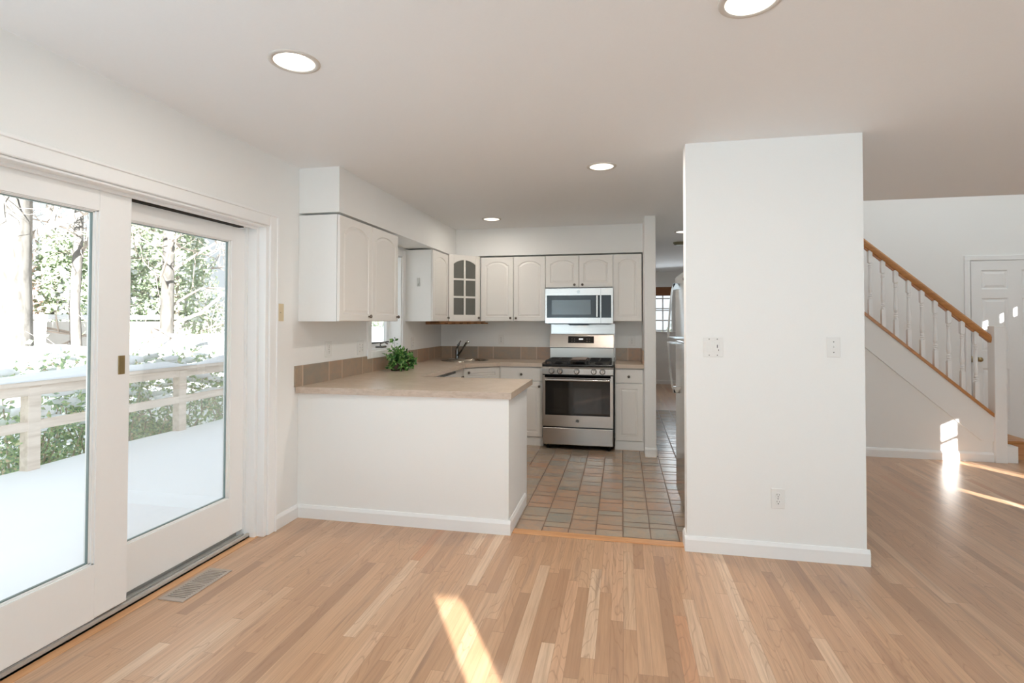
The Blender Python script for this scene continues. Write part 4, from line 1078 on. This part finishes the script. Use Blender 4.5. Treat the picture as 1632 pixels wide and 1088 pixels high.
# snowy bank / hedge line behind
bm = bmesh.new(); bmesh.ops.create_grid(bm, x_segments=30, y_segments=90, size=1)
for v in bm.verts:
    u, q = v.co.x, v.co.y; v.co.x = -10.2+u*2.4; v.co.y = 10+q*16
    v.co.z = -1.0+(1.95+.12*math.sin(v.co.y*1.3)+.08*math.sin(v.co.y*3.1+2))*max(0, 1-u*u)**.6
tag(obj('snow_bank', bm, snow, None, True), 'rounded white snow bank running behind the shrubs', 'snow', kind='stuff')
fence = thing('fence', 'pale snow-dusted board fence behind snow bank seen in left pane', 'fence', (-13.5, 8, -1))
obj('boards', xbox(0, .06, -8, 12, .3, 2.35), simple('fence_boards', (222, 218, 214), .9, var=.08, bscale=2), fence)
for y in (-7, -4.6, -2.2, .2, 1.9, 3.6, 6, 8.4, 10.8): obj('post', xbox(.06, .2, y-.09, y+.09, 0, 2.45), simple('fence_post', (190, 186, 184), .9) if 'fence_post' not in MATS else MATS['fence_post'], fence)
bm = bmesh.new(); box(bm, -.08, .2, -8, 12, 2.4, 2.52, bev=.04, seg=2); obj('snow_cap', bm, snow, fence)

def bare_tree(t, seed, h, r0, nb=14, spread=1.0, low=.2):
    r = np.random.default_rng(seed); bm = bmesh.new(); P = []; x = y = 0
    for k in range(9):
        P.append((x, y, h*k/8)); x += r.normal()*.018*h/8; y += r.normal()*.018*h/8
    tube(bm, P, [r0*(1-.75*k/8) for k in range(9)], 10); autosmooth(obj('trunk', bm, bark_p, t), 60)
    bm = bmesh.new()
    def br(p, d, L, rad, lev):
        n = 4; Q = [p]; 
        for k in range(n):
            d = d+r.normal(size=3)*.22; d[2] += .04; d /= np.linalg.norm(d); p = p+d*L/n; Q.append(p)
        tube(bm, [tuple(q) for q in Q], [rad*(1-.7*k/n) for k in range(n+1)], 5 if lev < 2 else 4, False)
        if lev < 3:
            for k in range(4 if lev < 2 else 3):
                q = Q[1+int(r.integers(0, n))]; dd = d+r.normal(size=3)*.75; dd /= np.linalg.norm(dd); br(q, dd, L*.55, rad*.5, lev+1)
    for k in range(nb):
        f = low+(.95-low)*k/nb; z = h*f; i = min(7, int(f*8)); p = np.array(P[i])*(1-(f*8-i))+np.array(P[i+1])*(f*8-i)
        a = r.random()*2*PI; d = np.array([math.cos(a), math.sin(a), .25+.5*r.random()]); br(p, d/np.linalg.norm(d), h*.28*spread*(1.1-f), r0*.28*(1.1-f), 0)
    obj('branches', bm, bark_s, t)
GT = 'bare trees beyond the deck'
t1 = thing('bare_tree', 'thick pale bare tree trunk at far left of the left pane', 'tree', (-12.0, 8.35, -1), 0, GT); bare_tree(t1, 1, 13, .36, 14, 1, .3)
t2 = thing('bare_tree', 'slim pale bare tree in the right half of the left pane', 'tree', (-12.6, 10.15, -1), 0, GT); bare_tree(t2, 2, 11, .13, 14, .8, .3)
t3 = thing('bare_tree', 'grey bare tree with tangled low branches in right-hand pane', 'tree', (-11.6, 11.7, -1), 0, GT); bare_tree(t3, 5, 11, .19, 20, 1.2, .12)
for i, (pr, x, y, rz, s, lb) in enumerate(((t2, -15.5, 9.0, 1, .9, 'thin bare tree just right of the thick trunk, farther back'), (t3, -14.8, 14.6, 2.2, 1, 'bare tree at right side of right-hand pane, farther back'),
                                      (t3, -17.5, 13.2, 4, 1.1, 'bare tree far back behind the snowy fence in right-hand pane'), (t2, -10.5, 17.5, 3, 1, 'bare tree seen through kitchen window'), (t1, -19.5, 16.5, 2, .9, 'thick bare tree far back, largely hidden by branches'))):
    dup(pr, (x, y, -1), rz, lb, GT, s)
def evergreen(t, seed, rx, ry, h, n, lm):
    r = np.random.default_rng(seed); bm = bmesh.new(); tube(bm, [(0, 0, 0), (0, 0, h*.9)], [.14, .03], 7); obj('trunk', bm, bark_s, t)
    k = r.random(n)**.8; a = r.random(n)*2*PI; rad = (1-k*.75)*(.35+.65*np.sqrt(r.random(n))); cl = np.sin(a*5+k*9)*.15
    c = np.stack([rx*rad*np.cos(a)*(1+cl), ry*rad*np.sin(a)*(1+cl), .2+h*k+r.normal(size=n)*.12], 1)
    leaf_mesh('foliage', c, 0, .085, lm, t, 1.7, r)
    m = n//5; idx = r.integers(0, n, m); leaf_mesh('snow_clumps', c[idx]+np.array([0, 0, .06]), 0, .14, snow, t, 1.2, r, .7)
GE_ = 'evergreens beyond the fence'
e1 = thing('evergreen_shrub', 'large snowy green holly mass in middle of the left pane', 'shrub', (-15.4, 12.2, -1), 0, GE_); evergreen(e1, 31, 2.0, 2.2, 4.6, 6500, leaf_ev)
e2 = thing('evergreen_shrub', 'tall pale green evergreen behind grey tree in right-hand pane', 'shrub', (-13.8, 14.2, -1), 0, GE_); evergreen(e2, 32, 1.7, 1.7, 6.6, 6500, leaf_ev)
e3 = thing('russet_shrub', 'russet-leaved shrub beside the thick trunk in left pane', 'shrub', (-15.5, 10.4, -1), 0); evergreen(e3, 33, 1.4, 1.5, 4.8, 3200, leaf_red)
for i, (pr, x, y, rz, s, lb) in enumerate(((e1, -12.8, 17.3, 1.2, 1.0, 'snowy evergreen mass at right edge of right-hand pane'), (e2, -18.5, 9.2, 2, .9, 'evergreen far back beside thick trunk'), (e1, -17, 16.0, 3, 1.2, 'snowy evergreen far back in right-hand pane'),
                                        (e1, -11.5, 20.5, .5, 1.1, 'evergreen seen through the kitchen window'), (e2, -9.0, 21.5, 2.5, 1, 'tall evergreen outside right part of kitchen window'))):
    dup(pr, (x, y, -1), rz, lb, GE_, s)
e4 = dup(e1, (2.5, 17, -1), 1, 'evergreen outside the far room window', GE_, .8)
